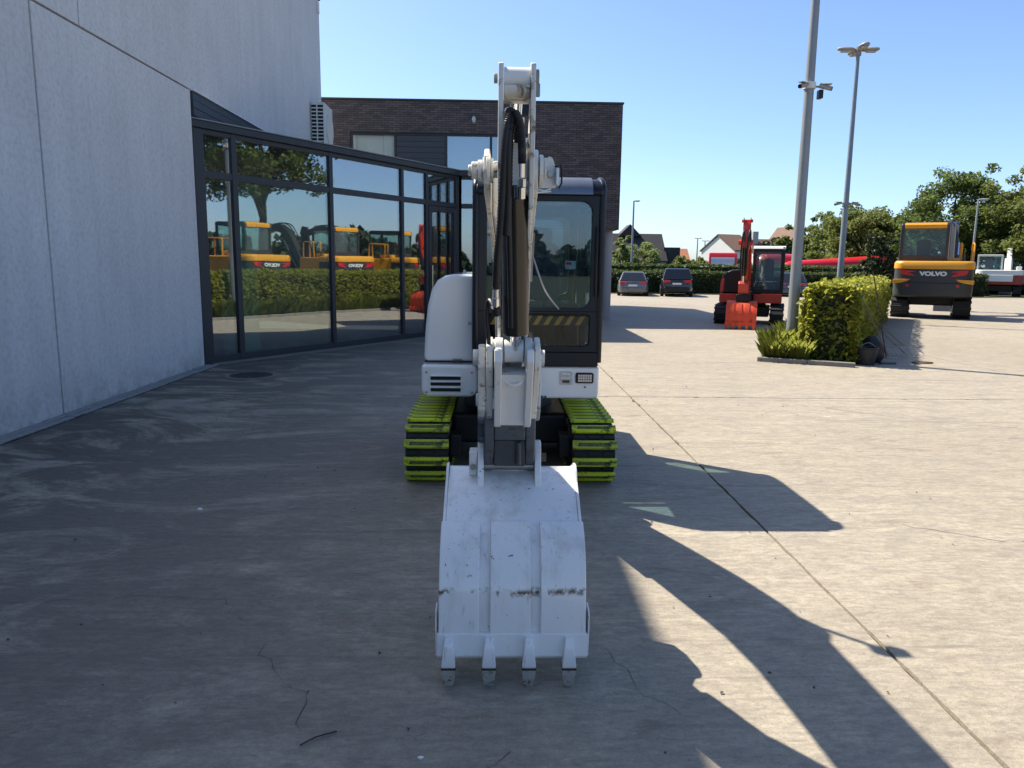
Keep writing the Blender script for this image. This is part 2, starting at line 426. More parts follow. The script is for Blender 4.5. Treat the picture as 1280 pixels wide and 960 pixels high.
class MB:
    def __init__(self):
        self.v, self.f, self.m = [], [], []
        self.mi = 0
    def add(self, vs, fs):
        o = len(self.v)
        self.v += [tuple(p) for p in vs]
        self.f += [tuple(i + o for i in f) for f in fs]
        self.m += [self.mi] * len(fs)
        return self
    def slot(self, i):
        self.mi = i
        return self
    def box(self, c, s, rot=None):
        hx, hy, hz = s[0] / 2, s[1] / 2, s[2] / 2
        vs = [Vector((x, y, z)) for z in (-hz, hz) for y in (-hy, hy) for x in (-hx, hx)]
        if rot is not None:
            vs = [rot @ p for p in vs]
        c = Vector(c)
        return self.add([p + c for p in vs], [(0, 2, 3, 1), (4, 5, 7, 6), (0, 1, 5, 4), (2, 6, 7, 3), (0, 4, 6, 2), (1, 3, 7, 5)])
    def bb(self, x0, x1, y0, y1, z0, z1):
        return self.box(((x0 + x1) / 2, (y0 + y1) / 2, (z0 + z1) / 2), (x1 - x0, y1 - y0, z1 - z0))
    def prism(self, pts, axis, a, b):
        """2-D outline extruded along an axis; x: (y,z), y: (x,z), z: (x,y)"""
        def p3(p, t):
            return {'x': (t, p[0], p[1]), 'y': (p[0], t, p[1]), 'z': (p[0], p[1], t)}[axis]
        n = len(pts)
        vs = [p3(p, a) for p in pts] + [p3(p, b) for p in pts]
        fs = [tuple(range(n)), tuple(range(2 * n - 1, n - 1, -1))]
        fs += [(i, i + n, (i + 1) % n + n, (i + 1) % n) for i in range(n)]
        return self.add(vs, fs)
    def ring(self, outer, inner, axis, a, b):
        def p3(p, t):
            return {'x': (t, p[0], p[1]), 'y': (p[0], t, p[1]), 'z': (p[0], p[1], t)}[axis]
        n = len(outer)
        vs = [p3(p, a) for p in outer] + [p3(p, a) for p in inner] + [p3(p, b) for p in outer] + [p3(p, b) for p in inner]
        fs = []
        for i in range(n):
            j = (i + 1) % n
            fs += [(i, j, n + j, n + i), (2 * n + i, 3 * n + i, 3 * n + j, 2 * n + j), (i, 2 * n + i, 2 * n + j, j), (n + i, n + j, 3 * n + j, 3 * n + i)]
        return self.add(vs, fs)
    def cyl(self, p0, p1, r0, r1=None, n=16):
        r1 = r0 if r1 is None else r1
        p0, p1 = Vector(p0), Vector(p1)
        d = (p1 - p0).normalized()
        a = d.orthogonal().normalized()
        b = d.cross(a)
        vs = []
        for p, r in ((p0, r0), (p1, r1)):
            vs += [p + (a * math.cos(2 * math.pi * k / n) + b * math.sin(2 * math.pi * k / n)) * r for k in range(n)]
        fs = [(k, (k + 1) % n, (k + 1) % n + n, k + n) for k in range(n)]
        fs += [tuple(range(n - 1, -1, -1)), tuple(range(n, 2 * n))]
        return self.add(vs, fs)
    def tube(self, path, r, n=8):
        path = [Vector(p) for p in path]
        rs = r if isinstance(r, (list, tuple)) else [r] * len(path)
        d0 = (path[1] - path[0]).normalized()
        a = d0.orthogonal().normalized()
        vs = []
        for i, p in enumerate(path):
            d = (path[min(i + 1, len(path) - 1)] - path[max(i - 1, 0)]).normalized()
            a = (a - d * a.dot(d)).normalized()
            b = d.cross(a)
            vs += [p + (a * math.cos(2 * math.pi * k / n) + b * math.sin(2 * math.pi * k / n)) * rs[i] for k in range(n)]
        fs = []
        for i in range(len(path) - 1):
            o = i * n
            fs += [(o + k, o + (k + 1) % n, o + n + (k + 1) % n, o + n + k) for k in range(n)]
        fs += [tuple(range(n - 1, -1, -1)), tuple(range(len(vs) - n, len(vs)))]
        return self.add(vs, fs)
    def loft(self, rings, cap=True):
        n = len(rings[0])
        vs = [p for r in rings for p in r]
        fs = []
        for i in range(len(rings) - 1):
            o = i * n
            fs += [(o + k, o + (k + 1) % n, o + n + (k + 1) % n, o + n + k) for k in range(n)]
        if cap:
            fs += [tuple(range(n - 1, -1, -1)), tuple(range(len(vs) - n, len(vs)))]
        return self.add(vs, fs)
    def build(self, name, mat, parent=None, bevel=0.0, seg=2, smooth=40, kind=None, flip=True):
        me = bpy.data.meshes.new(name)
        org = ORG.get(parent.name, (0, 0, 0)) if parent else (0, 0, 0)
        me.from_pydata([(p[0] - org[0], p[1] - org[1], p[2] - org[2]) for p in self.v], [], self.f)
        mats = mat if isinstance(mat, (list, tuple)) else [mat]
        for k in mats:
            me.materials.append(M[k])
        me.polygons.foreach_set('material_index', self.m)
        bm = bmesh.new()
        bm.from_mesh(me)
        if flip:
            bmesh.ops.recalc_face_normals(bm, faces=bm.faces)
        bm.to_mesh(me)
        bm.free()
        if smooth:
            me.polygons.foreach_set('use_smooth', [True] * len(me.polygons))
            me.set_sharp_from_angle(angle=R(smooth))
        o = bpy.data.objects.new(name, me)
        COL.objects.link(o)
        if parent:
            o.parent = parent
            ORG[o.name] = org
        if bevel:
            bv = o.modifiers.new('bevel', 'BEVEL')
            bv.width = bevel
            bv.segments = seg
            bv.limit_method = 'ANGLE'
            bv.angle_limit = R(35)
            bv.harden_normals = True
        if kind:
            o['kind'] = kind
        return o

def smooth_path(pts, n=6):
    pts = [Vector(p) for p in pts]
    P = [pts[0]] + pts + [pts[-1]]
    out = []
    for i in range(1, len(P) - 2):
        for k in range(n):
            t = k / n
            a, b, c, d = P[i - 1], P[i], P[i + 1], P[i + 2]
            out.append(0.5 * ((2 * b) + (c - a) * t + (2 * a - 5 * b + 4 * c - d) * t * t + (3 * b - a - 3 * c + d) * t ** 3))
    out.append(pts[-1])
    return out

def tag(o, label, cat, group=None):
    o['label'] = label
    o['category'] = cat
    if group:
        o['group'] = group
    return o

def thing(name, label, cat, loc=(0, 0, 0), rz=0.0, group=None, world_coords=False):
    o = bpy.data.objects.new(name, None)
    o.location = loc
    o.rotation_euler = (0, 0, rz)
    o.empty_display_size = 0.2
    COL.objects.link(o)
    if world_coords:
        ORG[o.name] = tuple(loc)
    return tag(o, label, cat, group)

def copy_tree(o, parent=None):
    c = o.copy()
    COL.objects.link(c)
    c.parent = parent
    for ch in list(o.children):
        copy_tree(ch, c)
    return c

def np_mesh(name, verts, quads, mat, parent=None, kind=None, smooth=False):
    me = bpy.data.meshes.new(name)
    k = quads.shape[1]
    me.vertices.add(len(verts))
    me.vertices.foreach_set('co', verts.astype(np.float32).ravel())
    me.loops.add(quads.size)
    me.loops.foreach_set('vertex_index', quads.astype(np.int32).ravel())
    me.polygons.add(len(quads))
    me.polygons.foreach_set('loop_start', np.arange(0, quads.size, k, dtype=np.int32))
    me.update(calc_edges=True)
    me.materials.append(M[mat])
    o = bpy.data.objects.new(name, me)
    COL.objects.link(o)
    if parent:
        o.parent = parent
        ORG[o.name] = ORG.get(parent.name, (0, 0, 0))
    if kind:
        o['kind'] = kind
    return o

def leaves(centers, size, rng, up=0.25, aspect=0.62):
    """bent leaf quads (two triangles folded on the rib) at the given centres"""
    n = len(centers)
    nrm = rng.normal(size=(n, 3))
    nrm[:, 2] = np.abs(nrm[:, 2]) + up
    nrm /= np.linalg.norm(nrm, axis=1)[:, None]
    t = rng.normal(size=(n, 3))
    t -= nrm * (t * nrm).sum(1)[:, None]
    t /= np.linalg.norm(t, axis=1)[:, None]
    b = np.cross(nrm, t)
    s = (size * rng.uniform(0.65, 1.35, n))[:, None]
    fold = nrm * s * 0.18
    v = np.stack([centers - t * s, centers + b * s * aspect + fold, centers + t * s, centers - b * s * aspect + fold], 1).reshape(-1, 3)
    q = np.arange(n * 4).reshape(n, 4)
    return v, q

# ================================================================== SETTING
M['field'] = paint('rough_grass', (0.06, 0.075, 0.03), 0.95, var=0.4, scale=0.3)
DV = Vector((0.472, 0.882, 0)).normalized()      # yard grid turned about 28 degrees: facade, hedge, parked machines
PV = Vector((0.882, -0.472, 0)).normalized()
RZ_D = -math.atan2(0.472, 0.882)                   # rotation that turns local +Y to DV

g = MB()
g.add([(-1500, -600, -0.05), (1500, -600, -0.05), (1500, 2600, -0.05), (-1500, 2600, -0.05)], [(0, 1, 2, 3)])
ground = g.build('ground', 'field', smooth=0, kind='structure')
yard = MB().bb(-5.4, 45.2, -14.2, 48.2, -0.045, -0.022).build('yard', 'joint', smooth=0, kind='structure')
XE = [-5.35, 1.885, 9.05, 16.2, 23.4, 30.6, 45.0]
YE = [-14, -2, 10.13, 22.3, 34.5, 48.0]
for i in range(len(XE) - 1):
    for j in range(len(YE) - 1):
        b = MB()
        gap = 0.007
        # slightly ragged saw-cut edges
        rr = random.Random(i * 31 + j)
        x0, x1, y0, y1 = XE[i] + gap, XE[i + 1] - gap, YE[j] + gap, YE[j + 1] - gap
        pts = []
        n = 110
        for k in range(n):
            pts.append((x0 + (x1 - x0) * k / n, y0 + (rr.uniform(0, 0.008) if rr.random() > 0.06 else rr.uniform(0.01, 0.03))))
        for k in range(n):
            pts.append((x1 - (rr.uniform(0, 0.008) if rr.random() > 0.06 else rr.uniform(0.01, 0.03)), y0 + (y1 - y0) * k / n))
        for k in range(n):
            pts.append((x1 - (x1 - x0) * k / n, y1 - (rr.uniform(0, 0.008) if rr.random() > 0.06 else rr.uniform(0.01, 0.03))))
        for k in range(n):
            pts.append((x0 + (rr.uniform(0, 0.008) if rr.random() > 0.06 else rr.uniform(0.01, 0.03)), y1 - (y1 - y0) * k / n))
        b.prism(pts, 'z', -0.02, 0.0)
        b.build('concrete_slab', 'ground', yard, smooth=0)

# hairline cracks in the slabs: narrow sunken-looking strips of filler
def crack(pts, w=0.008, seed=0):
    rr = random.Random(seed)
    path = []
    for a, b in zip(pts[:-1], pts[1:]):
        a, b = Vector((*a, 0)), Vector((*b, 0))
        n = max(3, int((b - a).length / 0.06))
        for k in range(n):
            p = a.lerp(b, k / n)
            path.append(p + Vector((rr.uniform(-1, 1), rr.uniform(-1, 1), 0)) * 0.022)
    vs, fs = [], []
    for i, p in enumerate(path):
        d = (path[min(i + 1, len(path) - 1)] - path[max(0, i - 1)]).normalized()
        s = Vector((-d.y, d.x, 0)) * w * 0.5 * rr.uniform(0.2, 1.0)
        vs += [(p.x + s.x, p.y + s.y, 0.003), (p.x - s.x, p.y - s.y, 0.003)]
        if i:
            k = 2 * i
            fs.append((k - 2, k - 1, k + 1, k))
    m = MB()
    m.add(vs, fs)
    m.build('crack', 'joint', yard, smooth=0)
crack([(-2.6, 3.75), (-1.9, 3.85), (-1.45, 3.8), (-1.25, 3.5)], 0.003, 1)
crack([(-1.1, 3.3), (-0.95, 3.05), (-0.8, 2.9), (-0.72, 2.6)], 0.003, 2)
crack([(-0.42, 2.4), (-0.05, 2.42), (0.12, 2.55)], 0.004, 3)
crack([(0.55, 3.3), (0.62, 2.95), (0.8, 2.7)], 0.0025, 4)
crack([(4.3, 9.4), (5.2, 8.6), (6.4, 8.1), (7.4, 7.9)], 0.008, 5)
crack([(2.9, 5.0), (3.4, 4.7), (3.9, 4.65)], 0.006, 6)
crack([(-4.3, 7.0), (-3.3, 6.6), (-2.6, 6.75)], 0.006, 7)

# setts along the foot of the wall
strip = MB().bb(-5.0, -4.78, -2.0, 13.05, -0.019, 0.004).build('paving_strip', 'joint', smooth=0, kind='structure')
rr = random.Random(4)
y = -1.95
sm = []
for k in range(6):
    b = MB()
    b.bb(-0.046, 0.046, -0.098, 0.098, 0.0, 0.022)
    ob = b.build('sett', 'sett', strip, bevel=0.008, seg=2)
    sm.append(ob)
first = True
cnt = 0
while y < 12.85:
    for row, x in enumerate((-4.945, -4.838)):
        if cnt < 6:
            o = sm[cnt]
        else:
            o = sm[cnt % 6].copy()
            COL.objects.link(o)
        cnt += 1
        o.location = (x + rr.uniform(-0.004, 0.004), y + row * 0.1 + 0.1, rr.uniform(-0.004, 0.004))
        o.rotation_euler = (rr.uniform(-0.02, 0.02), rr.uniform(-0.02, 0.02), rr.uniform(-0.02, 0.02))
    y += 0.206

# manhole cover
mh = thing('manhole_cover', 'round cast iron manhole cover in the shaded yard near the glass front', 'manhole cover', (-3.87, 11.8, 0), world_coords=True)
b = MB()
cc = (-3.87, 11.8)
b.cyl((*cc, -0.01), (*cc, 0.006), 0.40, n=40)
b.build('rim', 'kerb', mh, smooth=30)
b = MB()
b.cyl((*cc, 0.0), (*cc, 0.012), 0.33, n=40)
lid = b.build('lid', 'iron', mh, smooth=30)
b = MB()
for i in range(-4, 5):
    for j in range(-4, 5):
        if i * i + j * j < 17:
            b.box((cc[0] + i * 0.07, cc[1] + j * 0.07, 0.014), (0.035, 0.035, 0.006))
b.build('tread_studs', 'iron', lid, kind='stuff')

# ------------------------------------------------------------------ big concrete building
cb = thing('concrete_building', 'tall grey precast concrete building with panel joints on the left', 'building', (-5.0, 8.0, 0), world_coords=True)
b = MB()
b.bb(-25, -5.2, -16, 12.80, 0, 4.5)
b.bb(-25, -5.2, -16, 22.25, 4.52, 8.9)
b.bb(-25, -12.2, 12.82, 24.7, 0, 4.5)
b.build('core', 'wall', cb, smooth=0)
JO = 0.016
lowY = [-15.0, -9.1, -3.2, 2.70, 8.60, 12.84]
for a, c in zip(lowY[:-1], lowY[1:]):
    MB().bb(-5.19, -5.0, a + JO, c - (JO if c < 12.8 else 0), 0.0, 4.53).build('wall_panel', 'wall', cb, bevel=0.012, seg=2)
upY = [-13.9, -8.0, -2.15, 3.70, 9.57, 15.43, 22.3]
for a, c in zip(upY[:-1], upY[1:]):
    MB().bb(-5.19, -4.995, a + JO * 0.7, c - (JO * 0.7 if c < 22 else 0), 4.55, 8.98).build('wall_panel', 'wall', cb, bevel=0.008, seg=2)
MB().bb(-25, -5.192, 22.26, 22.295, 4.55, 8.98).build('end_wall', 'wall', cb, smooth=0)
MB().bb(-25.1, -4.96, -16, 22.34, 8.985, 9.03).build('roof_edge', 'frame_grey', cb, bevel=0.005)
MB().bb(-5.35, -4.955, 22.0, 22.2, 8.6, 8.9).build('downpipe_box', 'acwhite', cb, bevel=0.01)

# ------------------------------------------------------------------ glass lobby
FD = Vector((math.sin(R(32)), math.cos(R(32)), 0))
FA = Vector((-5.2, 12.88, 0))
FB = FA + FD * 7.92
FW = Vector((0.98, 19.62, 0))
gl = thing('glass_lobby', 'low glass-fronted lobby with dark grey frames joined to the concrete building', 'building', (-3.0, 18.5, 0), world_coords=True)

def obox(mb, A, d, t0, t1, o0, o1, z0, z1):
    """box along direction d from A; o is the offset towards the outside"""
    nrm = Vector((d.y, -d.x, 0))
    ps = []
    for z in (z0, z1):
        for o in (o0, o1):
            for t in (t0, t1):
                p = A + d * t + nrm * o
                ps.append((p.x, p.y, z))
    mb.add(ps, [(0, 2, 3, 1), (4, 5, 7, 6), (0, 1, 5, 4), (2, 6, 7, 3), (0, 4, 6, 2), (1, 3, 7, 5)])
    return mb

ZT = 3.25
ZTOP = 3.99
def pane(A, d, t0, t1, z0, z1, mat='facade_glass'):
    obox(MB(), A, d, t0, t1, -0.012, 0.012, z0, z1).build('pane', mat, gl, smooth=0)
def bar(A, d, t0, t1, z0, z1, name, o0=-0.09, o1=0.055):
    obox(MB(), A, d, t0, t1, o0, o1, z0, z1).build(name, 'frame_grey', gl, bevel=0.006)
ml = [0.28, 1.00, 3.38, 5.67, 6.60, 7.86]
wd = [0.20, 0.11, 0.10, 0.09, 0.09, 0.10]
for t, w in zip(ml, wd):
    bar(FA, FD, t - w / 2, t + w / 2, 0.0, ZTOP, 'mullion')
for i in range(5):
    t0, t1 = ml[i] + wd[i] / 2, ml[i + 1] - wd[i + 1] / 2
    bar(FA, FD, t0, t1, ZT - 0.06, ZT + 0.06, 'transom', -0.085, 0.05)
    bar(FA, FD, t0, t1, ZTOP - 0.08, ZTOP, 'head_rail', -0.085, 0.05)
    pane(FA, FD, t0, t1, ZT + 0.06, ZTOP - 0.08)
    if i != 4:
        bar(FA, FD, t0, t1, 0.0, 0.13, 'base_rail', -0.085, 0.05)
        pane(FA, FD, t0, t1, 0.13, ZT - 0.06, 'facade_glass_green' if i == 1 else 'facade_glass')
# the door in the last bay
dt0, dt1 = ml[4] + 0.05, ml[5] - 0.05
door = obox(MB(), FA, FD, dt0, dt0 + 0.11, -0.05, 0.07, 0.02, ZT - 0.07)
obox(door, FA, FD, dt1 - 0.11, dt1, -0.05, 0.07, 0.02, ZT - 0.07)
obox(door, FA, FD, dt0 + 0.11, dt1 - 0.11, -0.05, 0.07, 0.02, 0.26)
obox(door, FA, FD, dt0 + 0.11, dt1 - 0.11, -0.05, 0.07, ZT - 0.20, ZT - 0.07)
door = door.build('door', 'frame_grey', gl, bevel=0.006)
obox(MB(), FA, FD, dt0 + 0.11, dt1 - 0.11, -0.01, 0.01, 0.26, ZT - 0.20).build('door_pane', 'facade_glass', door, smooth=0)
hn = MB()
hp = FA + FD * (dt0 + 0.06) + Vector((FD.y, -FD.x, 0)) * 0.12
hn.cyl((hp.x, hp.y, 0.75), (hp.x, hp.y, 1.75), 0.018, n=10)
hn.build('door_handle', 'chrome', door)
# the wing coming forward from the corner
WD = (FW - FB)
WLEN = WD.length
WD.normalize()
k = 3
for i in range(k + 1):
    t = WLEN * i / k
    bar(FB, WD, t - 0.05 + (0.06 if i == 0 else 0), t + 0.05, 0.0, ZTOP, 'mullion')
for i in range(k):
    t0, t1 = WLEN * i / k + (0.12 if i == 0 else 0.05), WLEN * (i + 1) / k - 0.05
    bar(FB, WD, t0, t1, ZT - 0.06, ZT + 0.06, 'transom', -0.085, 0.05)
    bar(FB, WD, t0, t1, ZTOP - 0.08, ZTOP, 'head_rail', -0.085, 0.05)
    bar(FB, WD, t0, t1, 0.0, 0.13, 'base_rail', -0.085, 0.05)
    pane(FB, WD, t0, t1, ZT + 0.06, ZTOP - 0.08)
    pane(FB, WD, t0, t1, 0.13, ZT - 0.06)
# roof slab and fascia
nF = Vector((FD.y, -FD.x, 0))
nW = Vector((WD.y, -WD.x, 0))
def off(p, n, s):
    q = p + n * s
    return (q.x, q.y)
cornerB = FB + (nF + nW) * 0.09
roof = [(-5.19, 12.86), off(FA, nF, 0.10), (cornerB.x, cornerB.y), (FW.x + 0.1, FW.y - 0.12), (FW.x + 0.1, 24.75), (-5.19, 24.75)]
MB().prism(roof, 'z', 3.992, 4.115).build('roof', 'frame_grey', gl, bevel=0.01)
roof2 = [(-5.18, 12.90), off(FA, nF, 0.125), ((FB + (nF + nW) * 0.11).x, (FB + (nF + nW) * 0.11).y), (FW.x + 0.12, FW.y - 0.14), (FW.x + 0.12, 24.76), (-5.18, 24.76)]
MB().prism(roof2, 'z', 4.117, 4.135).build('roof_flashing', 'pole', gl)
# soffit box where the glass slips behind the wall plane
MB().bb(-5.19, -4.985, 12.86, 22.25, 4.14, 4.535).build('lintel_cladding', 'frame_grey', gl, bevel=0.006)
MB().bb(-5.19, -4.945, 12.83, 22.25, 4.532, 4.549).build('drip_flashing', 'signal_white', gl)
for k in range(3):
    MB().bb(-4.985, -4.965 - 0.006 * k, 12.87, 22.24, 4.15 + k * 0.128, 4.15 + k * 0.128 + 0.118).build('cladding_board', 'frame_grey', gl, bevel=0.006)
MB().bb(0.90, 1.0, 19.74, 24.7, 0.0, 4.02).build('side_wall', 'panel_grey', gl, smooth=0)
# room behind the glass
fl = [(-12.1, 12.9), (-5.2, 12.9), off(FA, nF, -0.10), off(FB, nF, -0.10), off(FW, nW, -0.15), (0.88, 24.7), (-12.1, 24.7)]
MB().prism(fl, 'z', 0.003, 0.02).build('room_floor', 'roomfloor', gl, smooth=0)
b = MB()
b.bb(-12.15, -12.0, 12.9, 24.7, 0.02, 4.0)
b.bb(-12.0, 0.88, 24.55, 24.7, 0.02, 4.0)
b.bb(-12.0, -5.25, 12.85, 12.95, 0.02, 4.0)
b.build('room_walls', 'roomwall', gl, smooth=0)
MB().bb(-8.6, -6.4, 17.8, 18.6, 0.02, 1.1).build('reception_desk', 'roomwall', gl, bevel=0.02)
obox(MB(), FA, FD, 1.08, 1.95, -0.62, -0.58, 0.02, 3.2).build('inner_partition', 'partition', gl, bevel=0.005)
# footing step under the facade
obox(MB(), FA, FD, 0.30, 7.8, 0.07, 0.28, -0.01, 0.012).build('threshold', 'kerb', gl, smooth=0)

# ------------------------------------------------------------------ air conditioner
ac = thing('air_conditioner', 'white air conditioner unit above the glass lobby roof', 'air conditioner', (-4.83, 21.5, 4.6), world_coords=True)
b = MB().bb(-4.99, -4.63, 20.95, 22.0, 4.72, 6.02)
cas = b.build('casing', 'acwhite', ac, bevel=0.02)
b = MB().bb(-4.965, -4.655, 20.938, 20.949, 4.80, 5.95)
gr = b.build('grille', 'black', ac)
for i in range(13):
    MB().bb(-4.965, -4.655, 20.92, 20.94, 4.80 + i * 0.095, 4.83 + i * 0.095).build('louvre', 'acwhite', gr)
MB().bb(-4.83, -4.80, 20.915, 20.94, 4.8, 5.95).build('louvre', 'acwhite', gr)
b = MB()
b.cyl((-4.629, 21.55, 5.4), (-4.60, 21.55, 5.4), 0.40, n=28)
b.build('fan_guard', 'acwhite', ac)
for yy in (21.1, 21.8):
    MB().bb(-4.995, -4.6, yy, yy + 0.05, 4.66, 4.718).build('bracket', 'pole', ac)
for yy in (21.1, 21.8):
    MB().bb(-4.66, -4.61, yy, yy + 0.05, 4.137, 4.658).build('bracket', 'pole', ac)

# ------------------------------------------------------------------ brick building
bk = thing('brick_building', 'dark brick building with overhanging upper floor behind the glass lobby', 'building', (-1, 26, 0), world_coords=True)
YB = 24.8
BX0, BX1, BZ0, BZ1 = -9.5, 4.03, 2.95, 6.88
WX0, WX1, WZ0, WZ1 = -4.68, 1.28, 4.35, 5.90
b = MB()
b.bb(BX0, BX1, YB, YB + 0.3, WZ1, BZ1)
b.bb(BX0, WX0, YB, YB + 0.3, BZ0, WZ1)
b.bb(WX1, BX1, YB, YB + 0.3, BZ0, WZ1)
b.bb(WX0, WX1, YB, YB + 0.3, BZ0, WZ0)
b.build('wall', 'brick', bk, smooth=0)
MB().bb(BX1 - 0.3, BX1 - 0.002, YB + 0.302, 35.2, BZ0, BZ1).build('wall', 'brick', bk, smooth=0)
MB().bb(BX0, BX1 - 0.31, YB + 0.31, 35.2, BZ0 + 0.01, BZ0 + 0.3).build('soffit', 'render_grey', bk, smooth=0)
MB().bb(BX0, BX1 - 0.31, 34.9, 35.19, BZ0 + 0.31, BZ1 - 0.01).build('back_wall', 'brick', bk, smooth=0)
MB().bb(BX0, BX1 - 0.31, YB + 0.31, 34.89, BZ1 - 0.25, BZ1 - 0.02).build('roof', 'roofdark', bk, smooth=0)
MB().bb(BX0 - 0.03, BX1 + 0.03, YB - 0.04, 35.25, BZ1, BZ1 + 0.055).build('coping', 'frame_grey', bk, bevel=0.008)
b = MB()
b.bb(WX0, WX1, YB + 0.06, YB + 0.14, WZ1 - 0.07, WZ1)
b.bb(WX0, WX1, YB + 0.06, YB + 0.14, WZ0, WZ0 + 0.07)
for x in (WX0 + 0.03, -3.25, -1.62, -0.18, WX1 - 0.03):
    b.bb(x - 0.035, x + 0.035, YB + 0.055, YB + 0.135, WZ0 + 0.07, WZ1 - 0.07)
band = b.build('window_band', 'frame_grey', bk, bevel=0.004)
for x0, x1 in ((-4.61, -3.29), (-1.58, -0.22), (-0.14, 1.21)):
    w = MB().bb(x0, x1, YB + 0.10, YB + 0.115, WZ0 + 0.07, WZ1 - 0.07).build('window', 'clear_glass' if x0 < -4 else 'facade_glass', bk, smooth=0)
    MB().bb(x0, x1 - (0.35 if x0 < -4 else 0.0), YB + 0.20, YB + 0.22, WZ0 + 0.07, WZ1 - 0.07).build('blind', 'blind', w, smooth=0)
    if x0 < -4:
        MB().bb(x1 - 0.34, x1, YB + 0.17, YB + 0.19, WZ0 + 0.07, WZ1 - 0.07).build('blind', 'blind', w, smooth=0)
for i in range(8):
    z = WZ0 + 0.08 + i * 0.175
    MB().bb(-3.21, -1.66, YB + 0.07, YB + 0.10, z, z + 0.168).build('cladding_board', 'panel_grey', bk, bevel=0.004)
lm = MB()
lm.cyl((-0.73, YB - 0.02, 6.33), (-0.73, YB, 6.33), 0.10, n=16)
lm.build('wall_lamp_base', 'frame_grey', bk)
lm = MB()
lm.loft([[(-0.73 + 0.075 * math.cos(a) * r, YB - 0.02 - dy, 6.33 + 0.12 * math.sin(a) * r) for a in [2 * math.pi * k / 14 for k in range(14)]] for dy, r in ((0, 1), (0.04, 0.95), (0.08, 0.7), (0.10, 0.3))])
lm.build('wall_lamp', 'lens', bk)
b = MB()
b.cyl((3.76, 25.3, 0), (3.76, 25.3, 2.955), 0.15, n=24)
b.build('column', 'render_grey', bk)
MB().bb(-9.4, 2.9, 30.0, 30.2, 0, 2.95).build('ground_floor_wall', 'panel_grey', bk, smooth=0)

# ================================================================== MAIN EXCAVATOR
def bucket_material():
    m, nt, out = new_mat('bucket_white')
    v = posn(nt, obj=True)
    c = mixc(nt, noise(nt, v, 5, 5), (0.80, 0.79, 0.76), (0.86, 0.855, 0.84))
    sep = N(nt, 'ShaderNodeSeparateXYZ')
    nt.links.new(v, sep.inputs[0])
    # scraped band across the belly where the paint is chipped to rust
    band = math_n(nt, 'ABSOLUTE', math_n(nt, 'SUBTRACT', math_n(nt, 'ADD', sep.outputs['Z'], math_n(nt, 'MULTIPLY', noise(nt, v, 6, 2), 0.05)), 0.435))
    bandf = ramp(nt, band, [(0.0, 1.0), (0.006, 0.9), (0.022, 0.0)])
    chip = ramp(nt, noise(nt, v, 13, 6, 0.7), [(0.49, 0.0), (0.56, 1.0)])
    spk = ramp(nt, noise(nt, v, 26, 6, 0.7), [(0.66, 0.0), (0.69, 1.0)])
    smear = ramp(nt, noise(nt, posn(nt, (9, 9, 1.6), True), 1.0, 4, 0.6), [(0.50, 0.0), (0.70, 0.42)])
    c = mixc(nt, smear, c, (0.44, 0.39, 0.31))
    scr = ramp(nt, noise(nt, posn(nt, (70, 70, 2.2), True), 1.0, 3, 0.5), [(0.63, 0.0), (0.70, 0.45)])
    c = mixc(nt, scr, c, (0.36, 0.33, 0.29))
    msk = math_n(nt, 'MAXIMUM', math_n(nt, 'MULTIPLY', bandf, chip), spk)
    c = mixc(nt, msk, c, mixc(nt, noise(nt, v, 40, 3), (0.035, 0.022, 0.014), (0.22, 0.13, 0.06)))
    princ(nt, out, c, mixc(nt, msk, (0.36,) * 3, (0.85,) * 3), 0, math_n(nt, 'SUBTRACT', noise(nt, v, 40, 3), msk), 0.10, 0.003, 0.8)
    return m
M['bucket'] = bucket_material()

EX = thing('mini_excavator', 'white mini excavator with lime painted track pads facing the camera', 'excavator', (0.13, 7.05, 0), world_coords=True)

